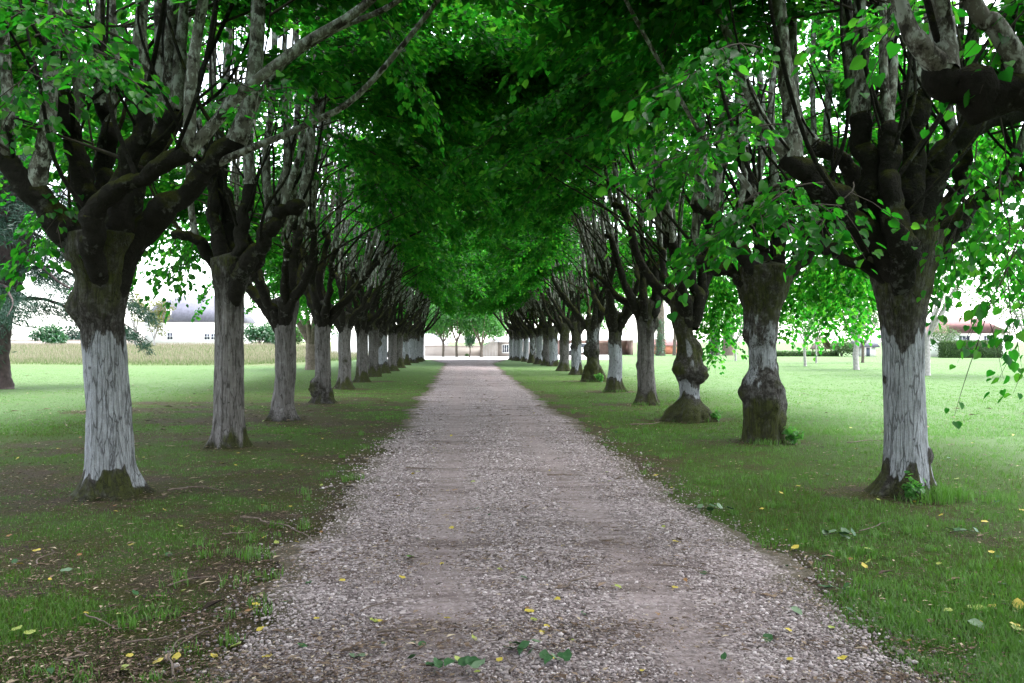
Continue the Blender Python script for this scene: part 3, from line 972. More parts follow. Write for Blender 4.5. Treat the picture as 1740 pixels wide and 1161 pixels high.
def ivy_tree(label, px, Y, tr, h, seed, ivy=True):
    r = np.random.RandomState(seed)
    t = empty('ivy_tree' if ivy else 'old_tree', (wx(px, Y), Y, 0), label, 'tree', 'old trunks beyond the right lawn')
    tube(MB(), [(0, 0, -.1), (0, 0, .3), (.03, 0, 1.5), (.1, 0, h * .6), (.2, 0, h)], [tr * 1.3, tr * 1.1, tr, tr * .85, tr * .3], 12, 20, .12, seed).build('trunk', M['brown_bark'], t, True)
    if ivy:
        n = 1800
        z = r.uniform(0, h * .55, n)
        a = r.uniform(0, 6.28, n)
        P = np.stack([np.cos(a) * tr * 1.15, np.sin(a) * tr * 1.15, z], -1) + r.normal(0, .06, (n, 3))
        D = np.stack([np.cos(a), np.sin(a), -1.2 + 0 * a], -1) + r.normal(0, .4, (n, 3))
        mb = MB()
        add_leaves(mb, P, D, np.stack([np.cos(a), np.sin(a), .6 + 0 * a], -1), .15 * r.uniform(.6, 1.3, n), r.uniform(0, 1, n), BL_V, BL_F)
        mb.build('ivy', M['ivy_leaf'], t)
    mb = MB()
    for k in range(20):
        d = r.normal(0, 1, 3)
        c = d / np.linalg.norm(d) * np.array([2.6, 2.6, 2.2]) * r.uniform(.3, .9) + [0, 0, h + .6]
        blob_leaves(mb, r, c, (1.1, 1.1, .7), 130, .2, .2)
    mb.build('crown', M['bright_leaf'], t)
ivy_tree('ivy-clad trunk beside the red outhouse', 1122, 92.0, .42, 7.5, 61)
ivy_tree('dark ivy-grown trunk behind the white-stemmed sapling', 1214, 96.0, .5, 7.5, 62)
ivy_tree('thick bare brown trunk left of the swollen mossy lime', 1237, 94.0, .62, 8, 63, False)
ivy_tree('pale thin trunk right of the red outhouse', 1146, 95.0, .2, 7, 64, False)

# --- trees in the yard at the end of the drive
GY = 'trees in front of the wall at the end of the drive'
small_tree('left maple in front of the low beige wall, straight grey stem', 753, 0, 7.6, 2.8, 1.45, .13, 10000, 'bright_leaf', 'brown_bark', 21, .20, Y=87.5, group=GY, nblob=34)
small_tree('middle maple in front of the low beige wall, joined crown', 776, 0, 8.0, 2.8, 1.45, .13, 10000, 'bright_leaf', 'brown_bark', 22, .20, Y=86.5, group=GY, nblob=34)
small_tree('tall hanging-crowned tree beside the boarded shed, leaves down to the wall top', 818, 0, 8.6, 3.0, 1.0, .15, 12000, 'bright_leaf', 'brown_bark', 23, .20, Y=85.0, group=GY, nblob=34)
small_tree('little ball-headed tree in front of the low beige wall', 798, 0, 2.35, .55, 1.0, .07, 1400, 'ivy_leaf', 'brown_bark', 24, .13, Y=84.5, group=GY, clump=.6)
shrub('small bright weed clump at the foot of the beige wall', 790, 797, 601.5, 89.5, 'hedge_leaf', 500, 25, .09, 'weed_clump', 'weed')
for k, (px, yy, hh, rr, mt, lab) in enumerate([
        (700, 97, 8.5, 3.2, 'bright_leaf', 'leafy tree showing over the white barn roof'),
        (742, 101, 9.5, 3.4, 'pale_leaf', 'pale green tree behind the low beige wall, left of the maples'),
        (800, 103, 9.5, 3.6, 'bright_leaf', 'full green tree behind the low beige wall, over the maples'),
        (850, 99, 9.0, 3.3, 'pale_leaf', 'pale green tree behind the boarded shed roof')]):
    small_tree(lab, px, 0, hh, rr * 1.25, 1.0, .2, 10000, mt, 'brown_bark', 30 + k, .24, Y=yy, group='trees behind the end wall', nblob=34)

# --- left side: round low-crowned lime in the field, young trees by the house, bushes on the horizon
small_tree('low round-crowned bright green tree on a thick short trunk in the left field', 528, 628, 7.8, 3.0, 1.35, .29, 9500, 'leaf', 'brown_bark', 41, .13, forks=5, name='field_tree', nblob=60)
small_tree('sparse yellowish young tree in front of the white house, left one', 230, 0, 8.3, 1.7, 1.6, .13, 900, 'yellow_leaf', 'pale_bark', 42, .24, Y=96, gz=.95, group='young trees before the white house', name='young_tree', clump=.34)
small_tree('bushy yellowish young tree overlapping the left end of the white house', 262, 0, 6.5, 1.9, .8, .10, 1900, 'yellow_leaf', 'pale_bark', 43, .22, Y=94, gz=.95, group='young trees before the white house', name='young_tree', clump=.38)
shrub('dark green tree on the horizon under the cedar boughs', 58, 116, 549, 106.0, 'ivy_leaf', 2600, 44, .3, gz=1.0)
shrub('blue-green bush on the horizon right of the second lime', 412, 470, 545, 110.0, 'ivy_leaf', 2600, 45, .3, gz=1.0)
shrub('greyish bush on the horizon behind the third lime', 455, 520, 548, 114.0, 'pale_leaf', 2600, 46, .3, gz=1.0)
for k, (a, b, yt, lab) in enumerate([(-240, -60, 520, 'hazy copse left of the cedar trunk'), (100, 235, 556, 'low hazy bushes along the field wall')]):
    shrub(lab, a, b, yt, 118.0, 'needle', 3600, 47 + k, .4, gz=1.0)

# --- the old cedar on the left: trunk at the picture edge, drooping boughs of blue-green needles
Yc = gdepth(660)
t = empty('cedar_tree', (wx(-6, Yc), Yc, 0), 'old blue-green cedar with drooping boughs and reddish trunk at the left edge', 'tree')
c0 = wx(-6, Yc)
tube(MB(), [(0, 0, -.15), (0, 0, .1), (-.02, 0, .7), (.02, 0, 2.2), (.25, 0, 3.6), (.35, 0, 5.5), (.5, .2, 9), (.6, .3, 14)],
     [.62, .5, .42, .44, .52, .62, .5, .2], 22, 46, .14, 5).build('trunk', M['cedar_bark'], t, True)
tube(MB(), [(.2, .1, 3.4), (.75, 0, 4.9), (.95, -.1, 7), (1.3, -.1, 12)], [.4, .42, .36, .15], 16, 30, .14, 6).build('limb', M['cedar_bark'], t, True)
r = np.random.RandomState(77)
NV = np.array([(0, 0, 0), (.5, .035, .0), (1, 0, 0), (.5, -.035, 0)])
for k in range(30):
    z0 = 2.6 + k * .27 + r.uniform(-.1, .1)
    az = r.uniform(-1.5, 1.25) if k % 4 else r.uniform(1.6, 4.4)
    u = np.array([math.cos(az), math.sin(az), 0])
    L = r.uniform(2.6, 5.2) if z0 < 6 else r.uniform(2.6, 4.4)
    drp = r.uniform(.8, 1.7) * (1.15 if z0 < 4.5 else .8)
    pts = np.array([u * L * s + [0, 0, z0 + .25 * math.sin(s * 3.14) - drp * s ** 1.8] for s in np.linspace(0, 1, 7)])
    pts[1:] += r.normal(0, .07, (6, 3))
    b = tube(MB(), pts, np.linspace(.09, .012, 7), 6, 14, .1, k).build('bough', M['cedar_bark'], t, True)
    n = int(900 * L / 4)
    s = r.uniform(.12, 1, n) ** .8
    C = np.stack([np.interp(s, np.linspace(0, 1, 7), pts[:, i]) for i in range(3)], -1)
    side = np.cross(u, [0, 0, 1])
    lat = r.normal(0, .55, n) * (1.15 - .6 * s)
    P = C + side * lat[:, None] + np.array([0, 0, 1]) * (-.28 * np.abs(lat) - r.uniform(0, .30, n))[:, None] + r.normal(0, .05, (n, 3))
    D = u * .6 + side * np.sign(lat)[:, None] * .6 + r.normal(0, .6, (n, 3)) - [0, 0, .5]
    mb = MB()
    add_leaves(mb, np.repeat(P, 3, 0) + r.normal(0, .04, (3 * n, 3)), np.repeat(D, 3, 0) + r.normal(0, .5, (3 * n, 3)), r.normal(0, 1, (3 * n, 3)),
               r.uniform(.12, .26, 3 * n), np.clip(np.repeat(r.normal(.5, .25, n), 3) + r.normal(0, .1, 3 * n), 0, 1), NV * [1, 1.9, 1], BL_F)
    mb.build('needles', M['needle'], b)
class Foliage:
    """boughs > twigs > single leaves of one crown"""
    def __init__(self, seed, lsize=0.10):
        self.r = np.random.RandomState(seed)
        self.L, self.tw, self.ls = MB(), MB(), lsize
    def twig(self, p0, d, L, droop, n, spread=0.24, size=None):
        r = self.r
        d = d / (np.linalg.norm(d) + 1e-9)
        perp = np.cross(d, [0, 0, 1.0])
        perp /= np.linalg.norm(perp) + 1e-9
        q = [p0, p0 + d * L * .5 + [0, 0, -droop * .25], p0 + d * L + [0, 0, -droop]]
        tube(self.tw, q, [.0055, .004, .0015], 3, 4, cap=False)
        t = r.uniform(.02, 1.05, n)
        sgn = r.choice([-1.0, 1.0], n)
        lat = sgn * r.uniform(.0, 1, n) ** .7 * spread * (1.15 - .55 * t)
        P = p0 + d * (L * t)[:, None] + perp * lat[:, None]
        P[:, 2] += -droop * t ** 2 - np.abs(lat) * .25 + r.normal(0, .05, n)
        D = d * r.uniform(.3, 1.0, n)[:, None] + perp * (sgn * r.uniform(.2, 1, n))[:, None]
        D[:, 2] -= r.uniform(.05, .95, n)
        Nn = np.array([0, 0, 1.0]) + r.normal(0, .42, (n, 3))
        s = (size or self.ls) * r.uniform(.62, 1.28, n)
        add_leaves(self.L, P, D, Nn, s, np.clip(r.normal(.45, .26, n), 0, 1))
    def bough(self, p0, d, L, droop, ntw=9, nl=38, r0=.016, size=None, t0=.22):
        r = self.r
        d = np.asarray(d, float)
        d = d / (np.linalg.norm(d) + 1e-9)
        perp = np.cross(d, [0, 0, 1.0])
        perp /= np.linalg.norm(perp) + 1e-9
        ts = np.linspace(0, 1, 5)
        bend = r.normal(0, .12) * L
        pts = np.array([p0 + d * L * t + perp * bend * t * t + np.array([0, 0, -droop * t ** 2.2]) for t in ts])
        pts[1:] += r.normal(0, .03, (4, 3))
        tube(self.tw, pts, np.linspace(r0, .004, 5), 5, 9, cap=False)
        for k in range(ntw):
            t = t0 + (1 - t0) * (k + r.uniform(.2, .8)) / ntw
            c = np.array([np.interp(t, ts, pts[:, i]) for i in range(3)])
            s = 1 if k % 2 else -1
            a = r.uniform(.35, 1.1) * s
            if k == ntw - 1: a *= .2
            dd = d * math.cos(a) + perp * math.sin(a)
            dd = dd + np.array([0, 0, r.uniform(-.35, .12)])
            self.twig(c, dd, r.uniform(.4, .85) * (1.15 - .4 * t), r.uniform(.08, .3), int(nl * r.uniform(.7, 1.3)), size=size)

# ------------------------------------------------------------------ trunks
def trunk_mesh(name, prof, seed, seg=64, rings=90, white=(.2, 1.7, 1.0), moss=(.2, 1.8), burls=(), rough=.09, flare=.35,
               wpatch=(), lob=5, grey=0.0):
    """prof rows: z, cx, cy, r"""
    r = np.random.RandomState(seed)
    prof = np.array(prof, float)
    prof = prof[np.argsort(prof[:, 0])]
    zt = prof[-1, 0]
    z = np.concatenate([np.linspace(-.12, .3, rings // 4, endpoint=False), np.linspace(.3, zt, rings - rings // 4)])
    cols = [np.interp(z, prof[:, 0], prof[:, i]) for i in (1, 2, 3)]
    ker = np.array([1, 2, 3, 2, 1]) / 9.0
    cols = [np.convolve(np.pad(c, 2, mode='edge'), ker, 'valid') for c in cols]
    th = np.linspace(0, 2 * math.pi, seg, endpoint=False)
    TH, Zz = np.meshgrid(th, z)
    R = np.repeat(cols[2][:, None], seg, 1)
    R0 = cols[2].mean()
    q = np.stack([np.cos(TH) * 2.2, np.sin(TH) * 2.2, Zz * 1.6], -1).reshape(-1, 3)
    R = R * (1 + rough * 2 * (fbm(q + seed * 7.3, seed, 4).reshape(R.shape) - .5))
    q2 = np.stack([np.cos(TH) * 7.5, np.sin(TH) * 7.5, Zz * .9], -1).reshape(-1, 3)
    R = R + .022 * (fbm(q2 + seed, seed + 5, 3).reshape(R.shape) - .5)
    q4 = np.stack([cols[0][:, None] + R * np.cos(TH), cols[1][:, None] + R * np.sin(TH), Zz], -1).reshape(-1, 3)
    R = R * (1 + rough * 1.5 * (fbm(q4 * [9, 9, 8] + seed, seed + 11, 3).reshape(R.shape) - .5))
    q5 = np.stack([np.cos(TH) * 4.2, np.sin(TH) * 4.2, Zz * .8], -1).reshape(-1, 3)
    R = R + .16 * np.exp(-np.maximum(Zz, 0) / .22) * (fbm(q5 + seed * 2.1, seed + 14, 3).reshape(R.shape) - .5)
    p1, p2 = r.uniform(0, 6.28, 2)
    R = R * (1 + .035 * np.cos(lob * TH + p1) + .03 * np.cos(3 * TH + p2))
    root = np.exp(-np.maximum(Zz, -.05) / .16)
    n1 = .5 + .5 * np.cos(lob * TH + p1 + .4 * np.sin(3 * TH))
    R = R + R0 * flare * root * (n1 ** 1.6) + R0 * .12 * root
    bm = np.zeros_like(R)
    for (zb, tb, amp, sz, st) in burls:
        dth = (TH - math.radians(tb) + math.pi) % (2 * math.pi) - math.pi
        d2 = ((Zz - zb) / sz) ** 2 + (dth * R0 / st) ** 2
        b = np.sqrt(np.maximum(0, 1 - d2)) * .75 + .25 * np.exp(-d2 * 1.2)
        q3 = np.stack([np.cos(TH) * 5, np.sin(TH) * 5, Zz * 11], -1).reshape(-1, 3)
        b = b * (1 + 1.1 * (fbm(q3 + zb * 9, seed + 3, 3).reshape(R.shape) - .5))
        R = R + amp * b
        bm = np.maximum(bm, np.exp(-d2 * .8))
    V = np.stack([cols[0][:, None] + R * np.cos(TH), cols[1][:, None] + R * np.sin(TH), Zz], -1)
    w0, w1, wa = white
    wn_ = (fbm(np.stack([np.cos(TH) * 1.6, np.sin(TH) * 1.6, Zz * 1.1], -1).reshape(-1, 3) + seed, seed + 8, 3).reshape(R.shape) - .5)
    zz = Zz + wn_ * .95
    wt = wa * sstep(w0 - .08, w0 + .12, zz) * (1 - sstep(w1 - .18, w1 + .22, zz))
    wt = wt * (1 - .8 * bm)
    for (zb, tb, sz, st, a) in wpatch:
        dth = (TH - math.radians(tb) + math.pi) % (2 * math.pi) - math.pi
        wt = np.maximum(wt, a * np.exp(-((Zz - zb) / sz) ** 2 - (dth * R0 / st) ** 2))
    gt = grey * sstep(w0 - .08, w0 + .12, zz) * (1 - sstep(w1 - .3, w1 + .3, zz)) * (1 - .7 * bm)
    m0, m1 = moss
    ms = np.maximum(.75 * (1 - sstep(m0 - .1, m0 + .25, zz)), .62 * sstep(m1 - .3, m1 + .4, zz))
    ms = np.maximum(ms, .8 * bm * (1 - wt))
    mb = MB()
    k = np.arange(len(z) - 1)[:, None] * seg
    j = np.arange(seg)[None, :]
    F = np.stack([k + j, k + (j + 1) % seg, k + seg + (j + 1) % seg, k + seg + j], -1).reshape(-1, 4)
    top = np.array([[cols[0][-1], cols[1][-1], zt + .12]])
    n = len(V.reshape(-1, 3))
    mb.add(np.vstack([V.reshape(-1, 3), top]), F, white=np.append(wt.ravel(), 0), grey=np.append(gt.ravel(), 0), moss=np.append(ms.ravel(), .6))
    jj = np.arange(seg)
    F3 = np.stack([(len(z) - 1) * seg + jj, (len(z) - 1) * seg + (jj + 1) % seg, np.full(seg, n)], -1)
    mb.L.append(F3.ravel())
    mb.T.append(np.full(seg, 3, np.int32))
    return mb.mesh(name, M['trunk'], True)

def px_prof(rows, bx, by, Y):
    s = Y / FPX
    return [((by - y) * s, ((l + r) / 2 - bx) * s, 0.0, (r - l) / 2 * s) for (y, l, r) in rows]

# ------------------------------------------------------------------ limbs and shoots
def limb_mesh(name, P, R, seed, seg=14, n=26):
    r = np.random.RandomState(seed + 4000)
    PR = spline(np.hstack([np.asarray(P, float), np.asarray(R, float)[:, None]]), 14)
    k = np.arange(14)
    PR[3:, 3] *= np.clip(1 + r.normal(0, .07, 11), .85, 1.2)       # knots and old pruning collars
    PR[:, 3] *= np.linspace(1.0, .80, 14)
    PR[-2, 3] *= r.uniform(1.02, 1.22)
    PR[3:, :3] += r.normal(0, .022, (11, 3))
    return tube(MB(), PR[:, :3], PR[:, 3], seg + 4, n + 30, rough=.30, seed=seed).mesh(name, M['limb'], True)

def shoot_mesh(name, P, R, seed, seg=8, n=18, mat='shoot'):
    return tube(MB(), P, R, seg, n, rough=.16, seed=seed).mesh(name, M[mat], True)

def fill_crown(fo, shoots, road, n, r, low=4.3, out_low=2.5):
    """boughs all over one crown; road = +1 / -1 the side of the drive in local x"""
    pts = [spline(np.asarray(s, float), 24) for s in shoots]
    def pick(z0, z1, side=None):
        for _ in range(60):
            s = pts[r.randint(len(pts))]
            c = s[r.randint(len(s))]
            if z0 <= c[2] <= z1 and (side is None or c[0] * side > -.4):
                return c
        return c
    for k in range(n):
        u = r.uniform()
        if u < .43:
            c = pick(low + .6, 9.5, road)
            e = np.array([road * r.uniform(2.0, 4.9), c[1] + r.normal(0, .9), r.uniform(4.0, 8.6) if r.uniform() < .62 else r.uniform(6.5, 10)])
            e[2] = min(e[2], c[2] + .6)
            L = math.hypot(e[0] - c[0], e[1] - c[1])
            dr = r.uniform(.18, .34) * L + .25 * max(0, c[2] - e[2] - .4)
            d = e - c + [0, 0, dr]
            fo.bough(c, d, np.linalg.norm(d), dr, 14, 36, t0=.30)
        elif u < .69:
            c = pick(3.4, 8.5, -road)
            e = np.array([-road * r.uniform(1.6, 4.2), c[1] + r.normal(0, 1.0), r.uniform(out_low, out_low + 2.3) if r.uniform() < .5 else r.uniform(4.5, 9)])
            e[2] = min(e[2], c[2] + .6)
            L = math.hypot(e[0] - c[0], e[1] - c[1])
            dr = r.uniform(.2, .4) * L + .3 * max(0, c[2] - e[2] - .4)
            d = e - c + [0, 0, dr]
            fo.bough(c, d, np.linalg.norm(d), dr, 12, 36, t0=.32)
        elif u < .80:
            c = pick(4.9, 9.0)
            d = np.array([r.normal(0, .5), r.choice([-1, 1]), r.uniform(0, .3)])
            L = r.uniform(.9, 1.7)
            fo.bough(c, d, L, r.uniform(.2, .45) * L, 7, 32)
        else:
            c = pick(7.4, 12)
            az = r.uniform(0, 6.28)
            d = np.array([math.cos(az), math.sin(az), r.uniform(0, .5)])
            L = r.uniform(1.0, 2.4)
            fo.bough(c, d, L, r.uniform(.1, .4) * L, 9, 36)

HZ = 2.35
def make_proto(seed):
    """limbs, shoots and crown of one generic pollard; the drive lies on local +x"""
    r = np.random.RandomState(seed)
    limbs, allsh = [], []
    nl = r.randint(7, 9)
    az0 = r.uniform(0, 6.28)
    for k in range(nl):
        az = az0 + 2 * math.pi * k / nl + r.normal(0, .2)
        inner = k >= nl - 2
        Rr = r.uniform(.25, .5) if inner else r.uniform(.7, 1.75)
        H = r.uniform(1.3, 2.1) if inner else r.uniform(.9, 2.2)
        u = np.array([math.cos(az), math.sin(az), 0])
        P = [u * .04 + [0, 0, HZ - .42], u * (.16 + .12 * Rr) + [0, 0, HZ + .02], u * Rr * .62 + [0, 0, HZ + H * .42],
             u * Rr * .95 + [0, 0, HZ + H * .85], u * Rr * 1.05 + [0, 0, HZ + H]]
        P = np.array(P)
        P[2:] += r.normal(0, .06, (3, 3))
        rad = r.uniform(.82, 1.12)
        Rd = np.array([.150, .128, .098, .082, .080]) * rad
        lm = limb_mesh('limb', P, Rd, seed * 31 + k)
        sh = []
        C = spline(P, 20)
        for s in range(r.randint(4, 6)):
            i = 19 if s == 0 else r.randint(11, 20)
            c = C[min(i, 19)]
            lean = u * r.uniform(.0, .34) + np.array([r.uniform(-.02, .30), r.normal(0, .06), 0])
            ztop = r.uniform(8.5, 11.5)
            hh = ztop - c[2]
            mid = c + np.array([0, 0, hh * .33]) + lean * hh * .22 + r.normal(0, .11, 3)
            m2 = c + np.array([0, 0, hh * .66]) + lean * hh * .55 + r.normal(0, .17, 3)
            e = c + np.array([0, 0, hh]) + lean * hh * 1.0 + r.normal(0, .15, 3)
            SP = np.array([c - [0, 0, .05], c + u * .05 + [0, 0, .28], mid, m2, e])
            rs = r.uniform(.020, .050)
            sh.append(shoot_mesh('shoot', SP, [rs * 1.15, rs, rs * .8, rs * .5, .006], seed * 77 + k * 7 + s))
            allsh.append(SP)
        for s in range(2):      # thin branches arching away
            c = C[r.randint(9, 19)]
            a2 = az + r.normal(0, .5)
            v = np.array([math.cos(a2), math.sin(a2), 0])
            v = v * .6 + np.array([.7, 0, 0]) * (r.uniform() < .6)
            L = r.uniform(1.6, 3.4)
            zz = r.uniform(.5, 1.15) * L
            SP = np.array([c, c + v * L * .3 + [0, 0, zz * .42], c + v * L * .66 + [0, 0, zz * .78] + r.normal(0, .1, 3), c + v * L + [0, 0, zz]])
            rs = r.uniform(.013, .026)
            sh.append(shoot_mesh('shoot', SP, [rs * 1.1, rs, rs * .7, .005], seed * 99 + k * 7 + s, 6, 14, 'limb'))
            allsh.append(SP)
        limbs.append((lm, sh))
    fo = Foliage(seed + 500, .095)
    fill_crown(fo, allsh, 1, 98, fo.r)
    return limbs, fo.tw.mesh('twigs', M['twig']), fo.L.mesh('crown', M['leaf'])

def attach(root, trunk_me, limbs, tw, cr, rz=0.0, dz=0.0):
    link('trunk', trunk_me, root)
    for lm, sh in limbs:
        lo = link('limb', lm, root)
        lo.rotation_euler = (0, 0, rz)
        lo.location = (0, 0, dz)
        for s in sh:
            link('shoot', s, lo)
    for nm, me in (('twigs', tw), ('crown', cr)):
        o = link(nm, me, root)
        o.rotation_euler = (0, 0, rz)
        o.location = (0, 0, dz)
        if nm == 'twigs':
            tag(o, kind='stuff')

def traced_tree(bx, by, spec, seed, road, nb, sprays=(), low=4.3, out_low=2.5, Y=None):
    """limbs and shoots measured from the photograph at the tree's own depth, carried on past the frame"""
    Y = Y or gdepth(by)
    base = np.array([(bx - 870) / FPX * Y, Y, 0.0])
    s = Y / FPX
    r = np.random.RandomState(seed)
    def loc(p):
        return W(p[0], p[1], Y + p[2]) * np.array([1, 1, 1]) - base
    limbs, allsh = [], []
    for li, (lp, shoots) in enumerate(spec):
        P = np.array([loc(p) for p in lp])
        Rd = np.array([p[3] * s for p in lp])
        P = np.vstack([[P[0] * [.22, .15, 1] - [0, 0, .5]], P])
        Rd = np.append(Rd[0] * .62, Rd) * .92
        Rd[1] *= .78
        Cl = spline(P, 60)
        Rd[-1] *= 1.08
        lm = limb_mesh('limb', P, Rd, seed * 13 + li, 18, 36)
        dy = lp[-1][2]
        sh = []
        for si, sp in enumerate(shoots):
            rp = sp[-1]
            Q = [loc((a, b, dy + (r.uniform(-.08, .08) if i else 0))) for i, (a, b) in enumerate(sp[:-1])]
            i0 = np.argmin(np.hypot(Cl[:, 0] - Q[0][0], Cl[:, 2] - Q[0][2]))
            off = Cl[i0][1] - Q[0][1]
            Q[0] = Cl[i0].copy()
            for i in range(1, len(Q)): Q[i] = Q[i] + np.array([0, off * .8 ** i, 0])
            d = Q[-1] - Q[-2]
            d /= np.linalg.norm(d)
            d[0] = np.clip(d[0], -.75, .75)
            zt = r.uniform(8.5, 10.5)
            last = Q[-1]
            for f in (.33, .66, 1.0):
                d = d * .8 + np.array([0, 0, .28]) + r.normal(0, .04, 3)
                d /= np.linalg.norm(d)
                last = last + d * max(.6, (zt - Q[-1][2]) / 3)
                Q.append(last)
            Q = np.array(Q)
            n = len(Q)
            Rs = rp * s * np.interp(np.arange(n), [0, 1, n - 4, n - 1], [1.35, 1.06, .82, .15])
            sh.append(shoot_mesh('shoot', Q, Rs, seed * 7 + li * 9 + si, 9, 34))
            allsh.append(Q)
        for th_ in range(4):      # thin curving branches among the thick ones
            c = Cl[r.randint(22, 59)]
            a2 = r.uniform(0, 6.28)
            v = np.array([math.cos(a2), math.sin(a2), 0]) * r.uniform(.1, .6)
            L = r.uniform(1.6, 4.0)
            SP = np.array([c, c + v * L * .45 + [0, 0, L * .22] + r.normal(0, .07, 3), c + v * L * .75 + [0, 0, L * .6] + r.normal(0, .16, 3), c + v * L * .9 + [0, 0, L]])
            rs = r.uniform(.011, .026)
            sh.append(shoot_mesh('shoot', SP, [rs * 1.1, rs, rs * .7, .005], seed * 99 + li * 7 + th_, 6, 16, 'limb'))
            allsh.append(SP)
        limbs.append((lm, sh))
    fo = Foliage(seed + 900, .086)
    fill_crown(fo, allsh, road, nb, fo.r, low, out_low)
    for (x0, y0, Y0, x1, y1, Y1, nt, nl) in sprays:
        a, b = W(x0, y0, Y0) - base, W(x1, y1, Y1) - base
        d = b - a
        L = np.linalg.norm(d)
        dr = .22 * L
        d = d + [0, 0, dr]
        fo.bough(a, d, np.linalg.norm(d), dr, nt, int(nl * 1.25), .008, size=.082)
    return limbs, fo.tw.mesh('twigs', M['twig']), fo.L.mesh('crown', M['leaf'])

# --- near trees, measured
L1_T = [(840, 136, 236), (825, 143, 229), (800, 148, 222), (700, 149, 218), (600, 143, 210), (550, 138, 206), (528, 122, 209), (500, 128, 214),
        (470, 131, 219), (435, 112, 226), (400, 118, 245)]
L1_S = [
 ([(165, 440, 0, 34), (120, 395, -.1, 30), (60, 330, -.2, 26), (0, 262, -.3, 22), (-50, 200, -.3, 18)],
  [[(55, 318), (72, 230), (82, 100), (92, -20), 13], [(30, 262), (13, 180), (8, 90), (4, -20), 9]]),
 ([(160, 420, .2, 30), (150, 330, .3, 24), (128, 250, .3, 20), (105, 165, .3, 17)],
  [[(120, 215), (135, 150), (118, 60), (120, -20), 10], [(106, 160), (85, 80), (84, -20), 9]]),
 ([(180, 410, .3, 30), (176, 300, .5, 20), (182, 230, .5, 17), (172, 170, .5, 14)],
  [[(175, 180), (168, 80), (172, -20), 10], [(182, 260), (195, 120), (188, -20), 8]]),
 ([(195, 400, -.1, 30), (212, 300, -.1, 22), (240, 215, -.1, 19), (248, 150, -.1, 16)],
  [[(246, 160), (238, 70), (244, -20), 11]]),
 ([(205, 390, .3, 30), (240, 300, .4, 24), (272, 230, .5, 21), (300, 188, .5, 20)],
  [[(280, 205), (288, 90), (295, -20), 11], [(303, 182), (307, 80), (312, -20), 10], [(262, 240), (272, 110), (268, -20), 8]]),
 ([(155, 415, -.4, 26), (168, 350, -.5, 20), (235, 305, -.55, 17), (322, 258, -.6, 14)],
  [[(318, 266), (360, 215), (403, 163), (515, 75), (640, -10), 9], [(320, 245), (324, 150), (335, 60), (349, -20), 9]]),
 ([(215, 425, 0, 34), (262, 372, 0, 27), (310, 335, 0, 23), (350, 285, 0, 21), (402, 240, 0, 20)],
  [[(405, 245), (425, 170), (436, 80), (440, -20), 13], [(362, 300), (430, 250), (520, 212), (620, 150), 6],
   [(400, 235), (470, 120), (570, 50), (690, -10), 6]]),
]
R1_T = [(842, 1484, 1582), (825, 1494, 1578), (805, 1504, 1575), (770, 1506, 1573), (690, 1505, 1569), (600, 1502, 1566), (565, 1499, 1566), (536, 1496, 1569),
        (503, 1491, 1575), (462, 1481, 1582), (430, 1477, 1592), (395, 1478, 1600)]
R1_S = [
 ([(1500, 470, -.1, 18), (1440, 440, -.2, 11), (1395, 412, -.2, 9), (1352, 392, -.2, 7)],
  [[(1352, 392), (1300, 350), (1250, 290), (1195, 235), 4.5]]),
 ([(1520, 440, -.2, 40), (1450, 375, -.3, 30), (1395, 315, -.3, 25), (1342, 268, -.35, 23)],
  [[(1350, 262), (1345, 190), (1334, 120), (1322, -20), 14], [(1336, 272), (1295, 205), (1255, 110), (1212, -20), 9]]),
 ([(1510, 400, .3, 30), (1462, 322, .3, 22), (1435, 270, .3, 18), (1388, 248, .3, 17)],
  [[(1388, 250), (1362, 215), (1350, 160), (1345, -20), 9]]),
 ([(1515, 420, -.2, 34), (1487, 340, -.2, 27), (1472, 250, -.2, 22), (1460, 195, -.2, 21)],
  [[(1466, 200), (1463, 100), (1461, -20), 12], [(1452, 200), (1444, 90), (1437, -20), 9]]),
 ([(1530, 420, -.4, 34), (1512, 330, -.4, 22), (1512, 255, -.4, 18), (1508, 212, -.4, 16)],
  [[(1503, 215), (1501, 110), (1500, -20), 6.5], [(1515, 215), (1517, 100), (1512, -20), 7.5]]),
 ([(1550, 420, 0, 38), (1550, 320, 0, 27), (1555, 230, 0, 22), (1567, 160, 0, 20)],
  [[(1548, 200), (1553, 100), (1548, -20), 10], [(1570, 160), (1580, 80), (1575, -20), 9]]),
 ([(1560, 420, .1, 38), (1582, 310, .1, 28), (1612, 248, .1, 24), (1668, 208, .1, 22), (1745, 185, .1, 20)],
  [[(1640, 225), (1650, 120), (1655, -20), 10], [(1620, 240), (1600, 110), (1608, -20), 9]]),
 ([(1555, 490, .2, 30), (1590, 425, .2, 24), (1625, 378, .2, 21), (1690, 332, .2, 18), (1760, 295, .2, 16)],
  [[(1700, 330), (1740, 230), (1770, 100), 7]]),
 ([(1565, 415, .5, 24), (1597, 360, .6, 16), (1628, 318, .6, 13), (1644, 252, .6, 10)],
  [[(1642, 255), (1630, 150), (1636, -20), 7]]),
]
L2_T = [(758, 358, 416), (745, 361, 415), (720, 364, 414), (650, 365, 413), (560, 366, 413), (500, 366, 414), (470, 362, 424), (440, 360, 434)]
